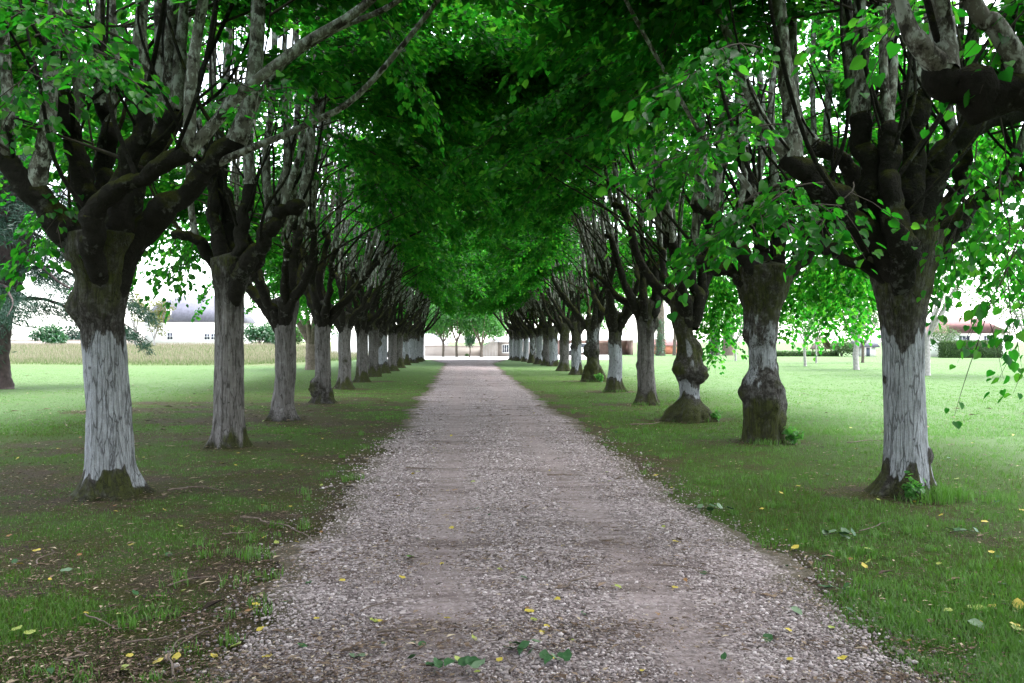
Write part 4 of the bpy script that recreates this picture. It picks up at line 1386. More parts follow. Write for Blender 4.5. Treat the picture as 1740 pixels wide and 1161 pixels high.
L2_S = [
 ([(378, 480, .3, 16), (358, 432, .2, 14), (325, 402, 0, 12), (290, 398, -.1, 9)], [[(330, 402), (318, 330), (315, 200), (318, -20), 5]]),
 ([(382, 470, 0, 18), (372, 400, 0, 14), (362, 330, 0, 12), (352, 270, 0, 11)],
  [[(353, 270), (360, 150), (365, -20), 6], [(356, 300), (335, 180), (338, -20), 5]]),
 ([(392, 450, .2, 18), (388, 370, .2, 15), (376, 300, .2, 13), (368, 240, .2, 11)], [[(370, 250), (385, 120), (392, -20), 6]]),
 ([(400, 450, -.2, 18), (415, 380, -.2, 14), (425, 310, -.2, 12)], [[(425, 315), (420, 200), (428, 100), (424, -20), 8]]),
 ([(410, 470, -.2, 20), (450, 405, -.2, 16), (480, 365, -.2, 14), (514, 345, -.2, 13)],
  [[(512, 345), (525, 270), (535, 150), (545, -20), 7], [(478, 362), (500, 290), (530, 215), (575, 130), (640, 20), 5],
   [(455, 385), (452, 270), (462, 170), (470, -20), 6], [(480, 362), (487, 250), (482, 120), (488, -20), 5]]),
 ([(412, 480, .3, 16), (440, 440, .4, 13), (455, 400, .5, 11), (466, 350, .5, 9)], [[(465, 355), (505, 200), (500, -20), 5]]),
]
R2_T = [(753, 1266, 1324), (718, 1265, 1329), (692, 1264, 1334), (666, 1258, 1333), (645, 1262, 1324), (625, 1274, 1320), (591, 1273, 1318),
        (573, 1264, 1320), (555, 1264, 1321), (540, 1264, 1324), (527, 1266, 1326), (506, 1259, 1333), (480, 1255, 1343), (455, 1252, 1350)]
R2_S = [
 ([(1272, 490, 0, 18), (1248, 462, 0, 15), (1215, 455, 0, 12), (1185, 440, 0, 10)], [[(1187, 440), (1180, 380), (1190, 250), (1185, 60), 5]]),
 ([(1280, 470, -.2, 18), (1250, 405, -.2, 15), (1215, 370, -.2, 13), (1178, 345, -.2, 12)],
  [[(1180, 345), (1195, 270), (1190, 150), (1200, -20), 6], [(1215, 365), (1225, 250), (1228, 120), (1222, -20), 6],
   [(1240, 395), (1265, 300), (1255, 190), (1240, -20), 5]]),
 ([(1295, 460, 0, 20), (1290, 400, 0, 16), (1275, 330, 0, 13), (1262, 250, 0, 11)],
  [[(1262, 250), (1255, 120), (1262, -20), 7], [(1280, 340), (1297, 240), (1290, 100), (1295, -20), 6]]),
 ([(1315, 460, .1, 20), (1322, 390, .1, 15), (1318, 330, .1, 12)], [[(1318, 330), (1310, 200), (1318, 60), (1315, -20), 6]]),
 ([(1330, 480, 0, 18), (1365, 440, 0, 14), (1400, 400, .1, 12), (1420, 365, .1, 10)],
  [[(1418, 370), (1405, 250), (1412, 100), (1408, -20), 6], [(1380, 420), (1385, 300), (1380, 150), (1384, -20), 5]]),
]
R0_S = [
 ([(2236, 330, 0, 62), (2050, 250, .1, 52), (1880, 190, .1, 47), (1740, 163, .1, 45), (1672, 158, .1, 42), (1620, 136, .1, 35), (1594, 108, .1, 29)],
  [[(1600, 120), (1560, 70), (1520, -20), 16], [(1610, 118), (1600, 40), (1592, -40), 20], [(1770, 125), (1694, 47), (1640, -30), 17]]),
 ([(2236, 330, .2, 60), (2300, 150, .3, 45), (2420, 0, .4, 38)], [[(2420, 0), (2440, -200), (2450, -400), 16], [(2360, 80), (2330, -100), (2320, -300), 15]]),
 ([(2236, 330, -.2, 60), (2200, 120, -.4, 45), (2120, -60, -.6, 38)], [[(2120, -60), (2090, -200), (2050, -400), 16], [(2180, 60), (2180, -150), (2200, -300), 15]]),
]
R1_SPRAYS = [
 (1700, 290, 7.8, 1728, 530, 7.5, 7, 8), (1660, 240, 8.2, 1655, 410, 7.9, 7, 11), (1745, 370, 7.4, 1692, 600, 7.2, 6, 4), (1640, 330, 8.8, 1600, 470, 8.9, 7, 12),
 (1760, 250, 7.0, 1770, 520, 6.8, 8, 14), (1700, 200, 8.6, 1730, 400, 8.4, 9, 16), (1745, 420, 8.4, 1760, 640, 8.2, 7, 9),
 (1450, 310, 7.4, 1400, 400, 6.9, 6, 12), (1400, 310, 7.0, 1240, 405, 6.4, 9, 15), (1430, 350, 7.2, 1300, 375, 6.6, 7, 13), (1330, 310, 7.2, 1190, 420, 6.8, 7, 12),
 (1250, 200, 7.5, 1130, 330, 7.0, 8, 18), (1330, 210, 7.5, 1170, 270, 6.6, 8, 18), (1540, 80, 6.4, 1500, 30, 6.0, 5, 14), (1290, 80, 7, 1130, 160, 6.0, 8, 20)]
R2_SPRAYS = [
 (1370, 380, 16, 1350, 470, 17, 11, 30), (1400, 390, 17, 1400, 500, 18, 11, 30), (1440, 360, 16, 1450, 500, 17, 11, 30), (1470, 400, 17, 1470, 560, 18, 10, 28),
 (1420, 450, 19, 1380, 570, 20, 10, 28), (1360, 440, 18, 1340, 560, 19, 9, 26), (1230, 470, 20, 1225, 590, 21, 10, 28), (1620, 180, 10, 1650, 300, 10.5, 10, 26),
 (1680, 150, 10.5, 1720, 290, 11, 10, 26), (1630, 300, 11, 1660, 440, 11.5, 10, 22), (1700, 330, 11, 1720, 480, 11.5, 10, 20),
 (1040, 10, 13, 900, 110, 12.5, 12, 26), (1080, 60, 13.5, 940, 180, 13.5, 12, 26), (1000, -20, 14, 840, 70, 14, 12, 26), (1120, 120, 13, 1000, 240, 13, 10, 24),
 (1380, 420, 14, 1345, 520, 15, 9, 26), (1400, 400, 14, 1420, 540, 15, 10, 26), (1420, 370, 13.5, 1470, 510, 14.5, 10, 26), (1440, 380, 14, 1400, 480, 15.5, 9, 26),
 (1380, 440, 15, 1440, 560, 16.5, 9, 24), (1350, 430, 15, 1360, 500, 16, 8, 24), (1230, 440, 17, 1215, 560, 18.5, 10, 28), (1250, 450, 17.5, 1245, 600, 19, 10, 26),
 (1210, 450, 18, 1195, 540, 19, 9, 26), (1240, 430, 17, 1230, 520, 18, 9, 26), (1460, 340, 13, 1490, 470, 14, 9, 24), (1430, 300, 13.5, 1440, 420, 14.5, 9, 24)]
L1_SPRAYS = [
 (60, 60, 7.4, 190, 120, 6.8, 7, 16), (90, 130, 7.6, 215, 135, 7.2, 6, 14), (20, 30, 7.2, 130, 40, 6.8, 7, 16), (60, 110, 7.3, 20, 180, 7.0, 6, 14),
 (130, 300, 8.9, 60, 420, 8.6, 6, 12), (100, 320, 8.8, 110, 390, 8.3, 5, 10), (400, 150, 7.6, 450, 150, 7.2, 4, 12)]
L2_SPRAYS = [
 (700, 20, 13.5, 800, 150, 13.5, 12, 26), (780, -10, 13, 880, 120, 13, 12, 26), (720, 60, 14.5, 860, 190, 14.5, 12, 26), (660, 90, 13.5, 760, 210, 13.5, 10, 24),
 (300, 398, 12.6, 285, 470, 12.4, 7, 14), (330, 402, 12.9, 312, 450, 12.8, 6, 12)]

GL, GR = 'pollarded limes lining the left of the drive', 'pollarded limes lining the right of the drive'
def root_at(i, side, label):
    if side == 'L':
        x, y = LB[i]
    else:
        x, y = RB[i]
    return empty('pollarded_lime', (x, y, 0), label, 'tree', GL if side == 'L' else GR), y

t, Y = root_at(0, 'L', 'nearest lime left of the drive, whitewashed furrowed trunk with black mossy burl below its fork')
me = trunk_mesh('trunk', px_prof(L1_T, 185, 840, Y), 3, 96, 150, (.22, 1.72, .92), (.2, 1.75),
                [(1.93, 200, .05, .2, .2)], .05, .30)
attach(t, me, *traced_tree(185, 840, L1_S, 3, 1, 72, L1_SPRAYS, out_low=3.6))
t, Y = root_at(0, 'R', 'nearest lime right of the drive, smooth whitewashed trunk with a weed at its foot')
me = trunk_mesh('trunk', px_prof(R1_T, 1537, 840, Y), 5, 96, 150, (.28, 1.72, 1.0), (.28, 1.7),
                [(.42, -10, .035, .09, .08), (.30, 186, .03, .07, .06), (1.2, 182, .025, .05, .05)], .045, .28)
attach(t, me, *traced_tree(1537, 840, R1_S, 5, -1, 98, R1_SPRAYS, out_low=2.9))
t, Y = root_at(1, 'L', 'second lime from the front on the left, straight grey ridged trunk without whitewash')
me = trunk_mesh('trunk', px_prof(L2_T, 388, 758, Y), 7, 80, 120, (.2, 2.25, .08), (.22, 2.5), [], .05, .34, grey=1.0)
attach(t, me, *traced_tree(388, 758, L2_S, 7, 1, 84, L2_SPRAYS, out_low=3.6))
t, Y = root_at(1, 'R', 'second lime from the front on the right, swollen mossy lower trunk and pinched waist')
me = trunk_mesh('trunk', px_prof(R2_T, 1298, 753, Y), 9, 80, 130, (.75, 1.95, .60), (.6, 1.6),
                [(.8, 190, .05, .14, .14), (1.68, 186, .04, .08, .1), (.62, -100, .07, .22, .2), (.95, -60, .06, .14, .12), (.35, -40, .05, .15, .12), (1.2, 10, .04, .1, .1)], .12, .16,
                [(1.35, -95, .28, .14, .85), (.95, -110, .14, .12, .7)])
attach(t, me, *traced_tree(1298, 753, R2_S, 9, -1, 98, R2_SPRAYS))

# a lime just outside the frame on the right: one thick limb of it reaches in at the top corner
Y0 = 4.42
x0 = RB[0][0] + .26
t = empty('pollarded_lime', (x0, Y0, 0), 'lime whose thick dark limb reaches in across the top right corner', 'tree', GR)
me = trunk_mesh('trunk', [(0, 0, 0, .3), (.3, 0, 0, .23), (1.5, 0, 0, .22), (2.2, 0, 0, .26), (2.6, 0, 0, .3)], 21, 64, 80)
_px = 870 + x0 / Y0 * FPX
attach(t, me, *traced_tree(_px, 0, R0_S, 21, -1, 52, [(1590, -60, 5.2, 1530, 40, 5.1, 5, 6), (1775, -60, 4.6, 1700, 50, 4.5, 5, 6)], Y=Y0))

# --- generic pollards: five sets of limbs shared by the rest of both rows
PROTO = [make_proto(s) for s in (41, 42, 43, 44, 45)]
def gprof(h, r, seed, wide=1.0, lean=0.0):
    q = np.random.RandomState(seed)
    a = q.uniform(-.03, .03, 6)
    return [(0, 0, 0, r * 1.45 * wide), (.13, 0, 0, r * 1.22 * wide), (.35, a[0] * .4, 0, r * 1.06), (.9, lean * .4 + a[1], 0, r * (1 + a[2])),
            (1.6, lean * .7 + a[3], 0, r * (1 + a[4])), (2.0, lean, 0, r * 1.06), (h, lean, 0, r * 1.30), (h + .18, lean, 0, r * 1.36)]

R3_T = [(713, 1133, 1209), (704, 1134, 1206), (692, 1140, 1200), (683, 1150, 1192), (673, 1157, 1187), (650, 1155, 1188), (641, 1150, 1193),
        (630, 1145, 1196), (618, 1145, 1195), (604, 1151, 1191), (587, 1152, 1187), (571, 1150, 1178), (551, 1144, 1175), (530, 1141, 1177), (505, 1140, 1182)]
LEFT_L = {
 2: ('third lime from the front on the left, slim grey trunk with spread root toes', dict(grey=1, white=(.2, 2.3, 0.1), moss=(.1, 2.6))),
 3: ('fourth lime on the left, round dark burl swelling at the foot of its trunk',
     dict(grey=0.95, white=(.55, 2.2, 0.1), moss=(.1, 2.5), burls=[(.42, 215, .16, .26, .2), (.2, -20, .08, .25, .12)])),
 4: ('fifth lime on the left, grey trunk with a small knot at half height', dict(grey=0.9, white=(.25, 2.1, 0.12), moss=(.25, 2.2), burls=[(.95, -80, .03, .1, .1)])),
 5: ('sixth lime on the left, plain trunk with a broad black mossy foot', dict(grey=0.8, white=(.4, 2.0, 0.12), moss=(.4, 2.1))),
 6: ('seventh lime on the left, lumpy trunk with burls at shin and chest height',
     dict(grey=0.7, white=(.5, 1.9, 0.35), moss=(.4, 2.0), burls=[(.75, 190, .12, .18, .16), (1.55, 0, .12, .22, .18), (.3, 20, .1, .25, .2)])),
 7: ('eighth lime on the left, speckled whitish trunk with knobbly upper bark', dict(white=(.35, 1.8, .75), moss=(.3, 1.8), burls=[(1.45, 180, .07, .15, .15)])),
 8: ('ninth lime on the left, grey trunk with a knob on its left side', dict(grey=0.7, white=(.3, 1.9, 0.4), moss=(.25, 1.9), burls=[(.9, 180, .1, .16, .16)])),
 9: ('tenth lime on the left, dark mossy trunk between paler neighbours', dict(grey=0.5, white=(.5, 1.6, 0.3), moss=(.5, 1.5))),
 10: ('eleventh lime on the left, patchy white trunk on a black foot', dict(white=(.5, 1.7, .8), moss=(.5, 1.7))),
 11: ('twelfth lime on the left, broad whitish trunk toward the far end', dict(white=(.3, 1.8, .85), moss=(.2, 1.8))),
 12: ('thirteenth lime on the left, pale trunk almost hidden behind its neighbour', dict(white=(.3, 1.8, .8), moss=(.2, 1.8))),
 13: ('farthest lime on the left, pale trunk next to the end of the drive', dict(white=(.3, 1.9, .9), moss=(.2, 1.9))),
}
RIGHT_L = {
 2: ('third lime on the right, two stacked globe burls above a skirt-like mossy foot', dict()),
 3: ('fourth lime on the right, brown ridged trunk with flared toes and knob under its fork',
     dict(grey=0.8, white=(.4, 1.9, 0.12), moss=(.3, 2.0), burls=[(2.05, 0, .1, .2, .16), (1.0, 178, .03, .1, .1)])),
 4: ('fifth lime on the right, whitewashed shaft above a speckled mossy foot', dict(white=(.45, 1.55, .95), moss=(.4, 1.5))),
 5: ('sixth lime on the right, thick lower trunk with a big mossy burl and broad base',
     dict(white=(.9, 2.1, .6), moss=(.9, 2.0), burls=[(1.25, 185, .15, .26, .24), (1.2, -70, .12, .25, .22), (.65, -100, .1, .25, .24), (.3, 190, .14, .4, .25), (.25, 5, .16, .4, .25)])),
 6: ('seventh lime on the right, patchy white trunk just past the burly one', dict(white=(.35, 1.5, .7), moss=(.3, 1.4), burls=[(1.35, 185, .05, .15, .12)])),
 7: ('eighth lime on the right, brownish trunk dark to the ground', dict(grey=0.7, white=(.3, 1.5, 0.2), moss=(.3, 1.4))),
 8: ('ninth lime on the right, mottled whitish trunk', dict(white=(.3, 1.7, .75), moss=(.25, 1.6))),
 9: ('tenth lime on the right, pinkish grey trunk with a bulge on its left', dict(grey=0.8, white=(.3, 1.6, 0.3), moss=(.2, 1.6), burls=[(.8, 190, .08, .25, .15)])),
 10: ('eleventh lime on the right, clean white trunk', dict(white=(.4, 1.8, .95), moss=(.3, 1.8))),
 11: ('twelfth lime on the right, grey trunk standing on a dark foot', dict(white=(.5, 1.8, .6), moss=(.5, 1.8))),
 12: ('thirteenth lime on the right, whitewashed trunk near the far end', dict(white=(.3, 1.8, .9), moss=(.2, 1.8))),
 13: ('fourteenth lime on the right, pale trunk squeezed between neighbours', dict(white=(.3, 1.8, .8), moss=(.2, 1.8))),
 14: ('fifteenth lime on the right, pale trunk second from the far end', dict(white=(.3, 1.8, .8), moss=(.2, 1.8))),
 15: ('farthest lime on the right, white trunk beside the boarded shed', dict(white=(.2, 1.9, .95), moss=(.1, 1.9))),
}
def generic(i, side):
    lab, kw = (LEFT_L if side == 'L' else RIGHT_L)[i]
    t, Y = root_at(i, side, lab)
    px = (LEFT if side == 'L' else RIGHT)[i]
    r = px[2] / FPX * Y
    sd = i * 3 + (100 if side == 'L' else 200)
    q = np.random.RandomState(sd)
    far = Y > 35
    if side == 'R' and i == 2:
        me = trunk_mesh('trunk', px_prof(R3_T, 1172, 713, Y), sd, 72, 120, (.38, .78, 1.0), (.4, .95),
                        [(1.02, -140, .09, .2, .18), (.92, -35, .12, .2, .17), (1.5, -10, .07, .2, .16), (.25, -90, .1, .28, .3)], (.11), .34,
                        [(1.45, -100, .3, .1, .9), (1.15, -88, .18, .08, .8)])
        h = HZ
    else:
        h = HZ + q.uniform(-.08, .1)
        me = trunk_mesh('trunk', gprof(h, r, sd, 1.0, q.uniform(-.05, .05)), sd, 40 if far else 64, 50 if far else 80, rough=.07, **kw)
    lim, tw, cr = PROTO[(i * 2 + (0 if side == 'L' else 1)) % 5]
    attach(t, me, lim, tw, cr, (0 if side == 'L' else math.pi) + q.uniform(-.3, .3) + SL, h - HZ)

for i in range(2, len(LEFT)):
    generic(i, 'L')
for i in range(2, len(RIGHT)):
    generic(i, 'R')
# unseen limes added to the rows beside and behind the camera, shading the foreground
for k, (yy, sides) in enumerate([(2.5, (-1,)), (.2, (-1, 1)), (-4.1, (-1, 1)), (-8.4, (-1, 1))]):
    for sd in sides:
        xx = road_c(yy) + sd * 4.25
        t = empty('pollarded_lime', (xx, yy, 0), 'unseen lime added to the %s row to shade the foreground' % ('left' if sd < 0 else 'right'), 'tree',
                  'unseen limes added for shade on the ' + ('left' if sd < 0 else 'right'))
        me = trunk_mesh('trunk', gprof(HZ, .2, 300 + k * 2 + sd), 300 + k * 2 + sd)
        lim, tw, cr = PROTO[(k + (sd > 0)) % 5]
        attach(t, me, lim, tw, cr, 0 if sd < 0 else math.pi, 0)
# ------------------------------------------------------------------ ground cover: grass, gravel stones, litter
rg = np.random.RandomState(11)
def road_edge(y, side):
    e = np.interp(y, ys, eL if side < 0 else eR)
    return HALF + e
ys = np.concatenate([np.arange(-3, 26, 0.07), np.arange(26, ROAD_END + 0.01, 0.35)])

def ground_samples(n, ylo, yhi, r, xspan=1.45):
    """points spread over the ground, denser near the camera"""
    u = r.uniform(1 / yhi, 1 / ylo, n)
    y = 1 / u
    x = r.uniform(-1, 1, n) * y * .62 * xspan
    return x, y

def grass_field(n, ylo, yhi, r, keep, h=(.03, .065), wid=.0042, tone=.40):
    # tufts: a few blades share a root
    nt = n // 5
    x, y = ground_samples(nt, ylo, yhi, r)
    p = keep(x, y)
    m = r.uniform(0, 1, nt) < p
    x, y, p = x[m], y[m], p[m]
    x = np.repeat(x, 5) + r.normal(0, .018, len(x) * 5) * (1 + np.repeat(y, 5) / 10)
    y = np.repeat(y, 5) + r.normal(0, .018, len(y) * 5) * (1 + np.repeat(y, 5) / 10)
    p = np.repeat(p, 5)
    k = len(x)
    z = terrain(x, y) - .004
    hh = r.uniform(*h, k) * (.45 + .75 * p) * np.where(x - road_c(y) < -HALF, .72, .95) * np.clip(1.1 - y / 50, .5, 1)
    w = wid * np.clip(y / 8, 1, 4) * r.uniform(.7, 1.3, k)
    a = r.uniform(0, 6.28, k)
    lean = r.uniform(.15, .95, k)
    u = np.stack([np.cos(a), np.sin(a), 0 * a], -1)
    sd = np.stack([-np.sin(a), np.cos(a), 0 * a], -1)
    B = np.stack([x, y, z], -1)
    V = np.stack([B - sd * (w / 2)[:, None], B + sd * (w / 2)[:, None],
                  B + u * (hh * lean * .4)[:, None] + [0, 0, 1] * (hh * .62)[:, None] + sd * (w * .38)[:, None],
                  B + u * (hh * lean * .4)[:, None] + [0, 0, 1] * (hh * .62)[:, None] - sd * (w * .38)[:, None],
                  B + u * (hh * lean)[:, None] + [0, 0, 1] * (hh * .95)[:, None]], 1).reshape(-1, 3)
    i = np.arange(k)[:, None] * 5
    F = (np.array([[0, 1, 2, 3]])[None] + i[:, None]).reshape(-1, 4)
    F3 = (np.array([[3, 2, 4]])[None] + i[:, None]).reshape(-1, 3)
    q = np.stack([x * .5, y * .5, 0 * x], -1)
    xr = x - road_c(y)
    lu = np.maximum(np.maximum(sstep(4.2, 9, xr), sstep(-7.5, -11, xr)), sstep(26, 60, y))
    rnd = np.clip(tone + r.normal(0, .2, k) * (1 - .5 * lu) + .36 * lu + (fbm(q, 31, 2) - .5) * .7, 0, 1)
    return V, F, F3, np.repeat(rnd, 5)

def keep_fn(x, y):
    xr = x - road_c(y)
    e = np.where(xr < 0, road_edge(y, -1), road_edge(y, 1))
    d = dirt_mask(x, y)
    q = np.stack([x * 1.4, y * 1.4, 0 * x], -1)
    q2 = np.stack([x * 4.5, y * 4.5, 0 * x], -1)
    nz = .55 * fbm(q, 12, 3) + .45 * fbm(q2, 13, 2)
    p = np.clip(1.14 - d * 1.3 + (nz - .5) * 1.2, 0, 1)
    out = np.abs(xr) - e
    p = p * sstep(-.10, .12, out + (nz - .5) * .6)
    p = np.maximum(p, .035 * (out > -.35) * (out < 0.05))
    for bx, by in ALLB:
        p = p * (np.hypot(x - bx, y - by) > .24)
    return p
def keep_moss(x, y):
    xr = x - road_c(y)
    e = np.where(xr < 0, road_edge(y, -1), road_edge(y, 1))
    q = np.stack([x * 2.2, y * 2.2, 0 * x], -1)
    p = np.clip(.5 + (fbm(q, 15, 3) - .5) * 2.6, 0.18, .95) * sstep(-.05, .2, np.abs(xr) - e)
    return p * (xr < 4)
mb = MB()
for (n, a, b, sd, kf, hh_, tn) in ((330000, 3.2, 16, 1, keep_fn, (.03, .065), .42), (190000, 14, 60, 2, keep_fn, (.03, .065), .42),
                          (420000, 3.3, 13, 3, keep_moss, (.009, .022), .14)):
    V, F, F3, rn = grass_field(n, a, b, np.random.RandomState(sd), kf, hh_, .0042, tn)
    o = mb.n
    mb.add(V, F, rnd=rn)
    mb.L.append((F3 + o).ravel())
    mb.T.append(np.full(len(F3), 3, np.int32))
# taller tufts at tree feet and straggling beside the gravel
def tuft(cx, cy, rad, n, h, r):
    a = r.uniform(0, 6.28, n)
    q = rad * np.sqrt(r.uniform(0, 1, n))
    x, y = cx + q * np.cos(a), cy + q * np.sin(a)
    hh = r.uniform(.5, 1, n) * h
    b = r.uniform(0, 6.28, n)
    ln = r.uniform(.1, .6, n)
    B = np.stack([x, y, terrain(x, y) - .005], -1)
    u = np.stack([np.cos(b), np.sin(b), 0 * b], -1)
    sd = np.stack([-np.sin(b), np.cos(b), 0 * b], -1)
    V = np.stack([B - sd * .003, B + sd * .003, B + u * (hh * ln * .35)[:, None] + [0, 0, 1] * (hh * .6)[:, None] + sd * .0026,
                  B + u * (hh * ln * .35)[:, None] + [0, 0, 1] * (hh * .6)[:, None] - sd * .0026, B + u * (hh * ln)[:, None] + [0, 0, 1] * (hh * .95)[:, None]], 1).reshape(-1, 3)
    i = np.arange(n)[:, None] * 5
    o = mb.n
    mb.add(V, (np.array([[0, 1, 2, 3]])[None] + i[:, None]).reshape(-1, 4), rnd=np.repeat(np.clip(r.normal(.6, .15, n), 0, 1), 5))
    mb.L.append(((np.array([[3, 2, 4]])[None] + i[:, None]).reshape(-1, 3) + o).ravel())
    mb.T.append(np.full(n, 3, np.int32))
r = np.random.RandomState(5)
rx, ry = RB[0]
for dx, dy, rad, n, h in ((.1, -.34, .22, 260, .2), (.32, -.2, .2, 240, .2), (.42, .0, .22, 200, .17), (-.1, -.4, .2, 80, .1), (.7, -.2, .3, 160, .13)):
    tuft(rx + dx, ry + dy, rad, n, h, r)
for bx, by in RB[1:6]:
    for _ in range(3):
        a = r.uniform(-2.6, -.2)
        tuft(bx + .42 * math.cos(a), by + .38 * math.sin(a), .16, 60, .13, r)
for _ in range(150):
    y = 1 / r.uniform(1 / 22, 1 / 3.6)
    sd = 1 if r.uniform() < .72 else -1
    x = float(road_c(y)) + sd * (float(road_edge(np.array([y]), sd)[0]) + r.uniform(.02, 1.6 if sd > 0 else .8))
    tuft(x, y, r.uniform(.04, .12), r.randint(14, 44), r.uniform(.06, .12), r)
tag(mb.build('grass', M['grass']), kind='stuff')

# tall hay on the left field
r = np.random.RandomState(21)
n = 95000
y = 1 / r.uniform(1 / 112, 1 / 53.0, n)
x = road_c(y) - r.uniform(9.5, 75, n)
ok = (x > road_c(y) - 9.5 - 70) & (np.hypot(x - wx(528, 46.7), y - 46.7) > 1.2)
fr = 53 + (fbm(np.stack([x * .12, 0 * x, 0 * x], -1), 3, 3) - .5) * 5 + 14 * sstep(-16, -9, x - road_c(y))
ok &= y > fr
x, y = x[ok], y[ok]
n = len(x)
hh = r.uniform(.2, .52, n) * (.55 + .45 * sstep(0, 5, y - fr[ok]))
a = r.uniform(0, 6.28, n)
w = .011 * np.clip(y / 60, 1, 2) * r.uniform(.6, 1.3, n)
B = np.stack([x, y, terrain(x, y) - .02], -1)
u = np.stack([np.cos(a), np.sin(a), 0 * a], -1)
sd = np.stack([-np.sin(a), np.cos(a), 0 * a], -1)
V = np.stack([B - sd * w[:, None], B + sd * w[:, None], B + u * (hh * .28)[:, None] + [0, 0, 1] * hh[:, None] + sd * (w * .35)[:, None],
              B + u * (hh * .28)[:, None] + [0, 0, 1] * hh[:, None] - sd * (w * .35)[:, None]], 1).reshape(-1, 3)
F = (np.array([[0, 1, 2, 3]])[None] + (np.arange(n) * 4)[:, None, None]).reshape(-1, 4)
hmb = MB()
tone = np.stack([.05 + 0 * hh, .05 + 0 * hh, .55 + .7 * hh, .55 + .7 * hh], 1).ravel() + np.repeat(r.normal(0, .1, n), 4)
hmb.add(V, F, rnd=np.clip(tone, 0, 1))
M['hay'] = leaf_mat("tall_hay", [(0.06, 0.13, 0.03), (0.10, 0.14, 0.05), (0.235, 0.21, 0.155), (0.31, 0.275, 0.215)],
                    [(0.05, 0.15, 0.02), (0.08, 0.14, 0.04), (0.2, 0.17, 0.115), (0.25, 0.21, 0.155)], .3, 0)
tag(hmb.build('tall_grass', M['hay']), kind='stuff')

# loose gravel stones
t_ = (1 + 5 ** .5) / 2
ICO_V = np.array([(-1, t_, 0), (1, t_, 0), (-1, -t_, 0), (1, -t_, 0), (0, -1, t_), (0, 1, t_), (0, -1, -t_), (0, 1, -t_), (t_, 0, -1), (t_, 0, 1), (-t_, 0, -1), (-t_, 0, 1)]) / 1.9
ICO_F = np.array([(0, 11, 5), (0, 5, 1), (0, 1, 7), (0, 7, 10), (0, 10, 11), (1, 5, 9), (5, 11, 4), (11, 10, 2), (10, 7, 6), (7, 1, 8), (3, 9, 4), (3, 4, 2), (3, 2, 6), (3, 6, 8), (3, 8, 9), (4, 9, 5), (2, 4, 11), (6, 2, 10), (8, 6, 7), (9, 8, 1)])
r = np.random.RandomState(31)
n = 84000
y = 1 / r.uniform(1 / 15.0, 1 / 3.3, n)
uu = r.uniform(-1.22, 1.22, n)
q = np.stack([uu * HALF * 1.3, y * 1.3, 0 * y], -1)
q2 = np.stack([uu * HALF * 4, y * 2.2, 0 * y], -1)
nz = .6 * fbm(q, 41, 3) + .4 * fbm(q2, 43, 2)
trk = np.exp(-((np.abs(uu * HALF - .02) - .66) / .30) ** 2)
dens = np.clip(.92 - trk * .72 + (nz - .5) * 2.2, .06, 1)
ew = np.where(uu < 0, np.interp(y, ys, eL), np.interp(y, ys, eR)) + HALF
out = np.abs(uu * HALF) - ew
dens = dens * np.where(out > 0, .42 * np.exp(-np.maximum(out, 0) / .16) + .05, 1) * np.where(uu < 0, 1, .9)
m = r.uniform(0, 1, n) < dens
uu, y, trk = uu[m], y[m], trk[m]
x = road_c(y) + uu * HALF
n = len(x)
sz = np.exp(r.normal(math.log(.0067), .36, n)) * (1 - .35 * trk) * np.clip(y / 8, 1, 1.5)
sz = np.clip(sz, .0035, .020)
ang = r.uniform(0, 6.28, n)
ca, sa = np.cos(ang), np.sin(ang)
Q = ICO_V[None] * r.uniform(.72, 1.25, (n, 12, 1)) * np.stack([r.uniform(.8, 1.35, n), r.uniform(.7, 1.1, n), r.uniform(.5, .8, n)], -1)[:, None, :] * sz[:, None, None]
Q = np.stack([Q[..., 0] * ca[:, None] - Q[..., 1] * sa[:, None], Q[..., 0] * sa[:, None] + Q[..., 1] * ca[:, None], Q[..., 2]], -1)
zz = np.where(np.abs(uu) < 1, .008 + .022 * (1 - uu ** 2) - .014 * trk, 0.002)
V = (Q + np.stack([x, y, zz + sz * .22], -1)[:, None, :]).reshape(-1, 3)
smb = MB()
smb.add(V, (ICO_F[None] + (np.arange(n) * 12)[:, None, None]).reshape(-1, 3), rnd=np.repeat(np.clip(r.normal(.52, .24, n), 0, 1), 12))
tag(smb.build('gravel_stones', M['stone']), kind='stuff')

# small dry litter: bud scales, stalks, crumbs of leaf
r = np.random.RandomState(51)
n = 190000
x, y = ground_samples(n, 3.4, 42, r, 1.2)
xr = x - road_c(y)
q = np.stack([x * .9, y * 1.6, 0 * x], -1)
q2 = np.stack([x * .45, y * 4.2, 0 * x], -1)
pl = np.clip((.5 * fbm(q, 61, 3) + .5 * fbm(q2, 62, 3) - .42) * 5.0, .05, 1)
pl = np.where(np.abs(xr) < HALF, pl, np.clip(pl * .35 + .75 * dirt_mask(x, y), .05, 1))
pl = np.where(xr > HALF, np.maximum(pl, .22), pl)
m = r.uniform(0, 1, n) < pl * np.where(xr > 5, .45, np.where(xr < -HALF, 1.0, np.where(xr > HALF, .6, .75)))
x, y, xr = x[m], y[m], xr[m]
n = len(x)
L_ = np.exp(r.normal(math.log(.016), .55, n)) * np.clip(y / 7, 1, 2.6)
wd = r.uniform(.12, .5, n)
uu = xr / HALF
z = np.where(np.abs(uu) < 1, .034 - .022 * uu ** 2, .014) + r.uniform(0, .014, n)
LV = np.array([(0, 0, 0), (.4, .5, .12), (1, 0, .05), (.4, -.5, .12)])
Vt = np.repeat(LV[None], n, 0)
Vt = Vt * np.stack([np.ones(n), wd, np.ones(n)], -1)[:, None, :] * L_[:, None, None]
ang = r.normal(0, .8, n) + np.where(r.uniform(0, 1, n) < .5, 0, 1.6)
ca, sa = np.cos(ang), np.sin(ang)
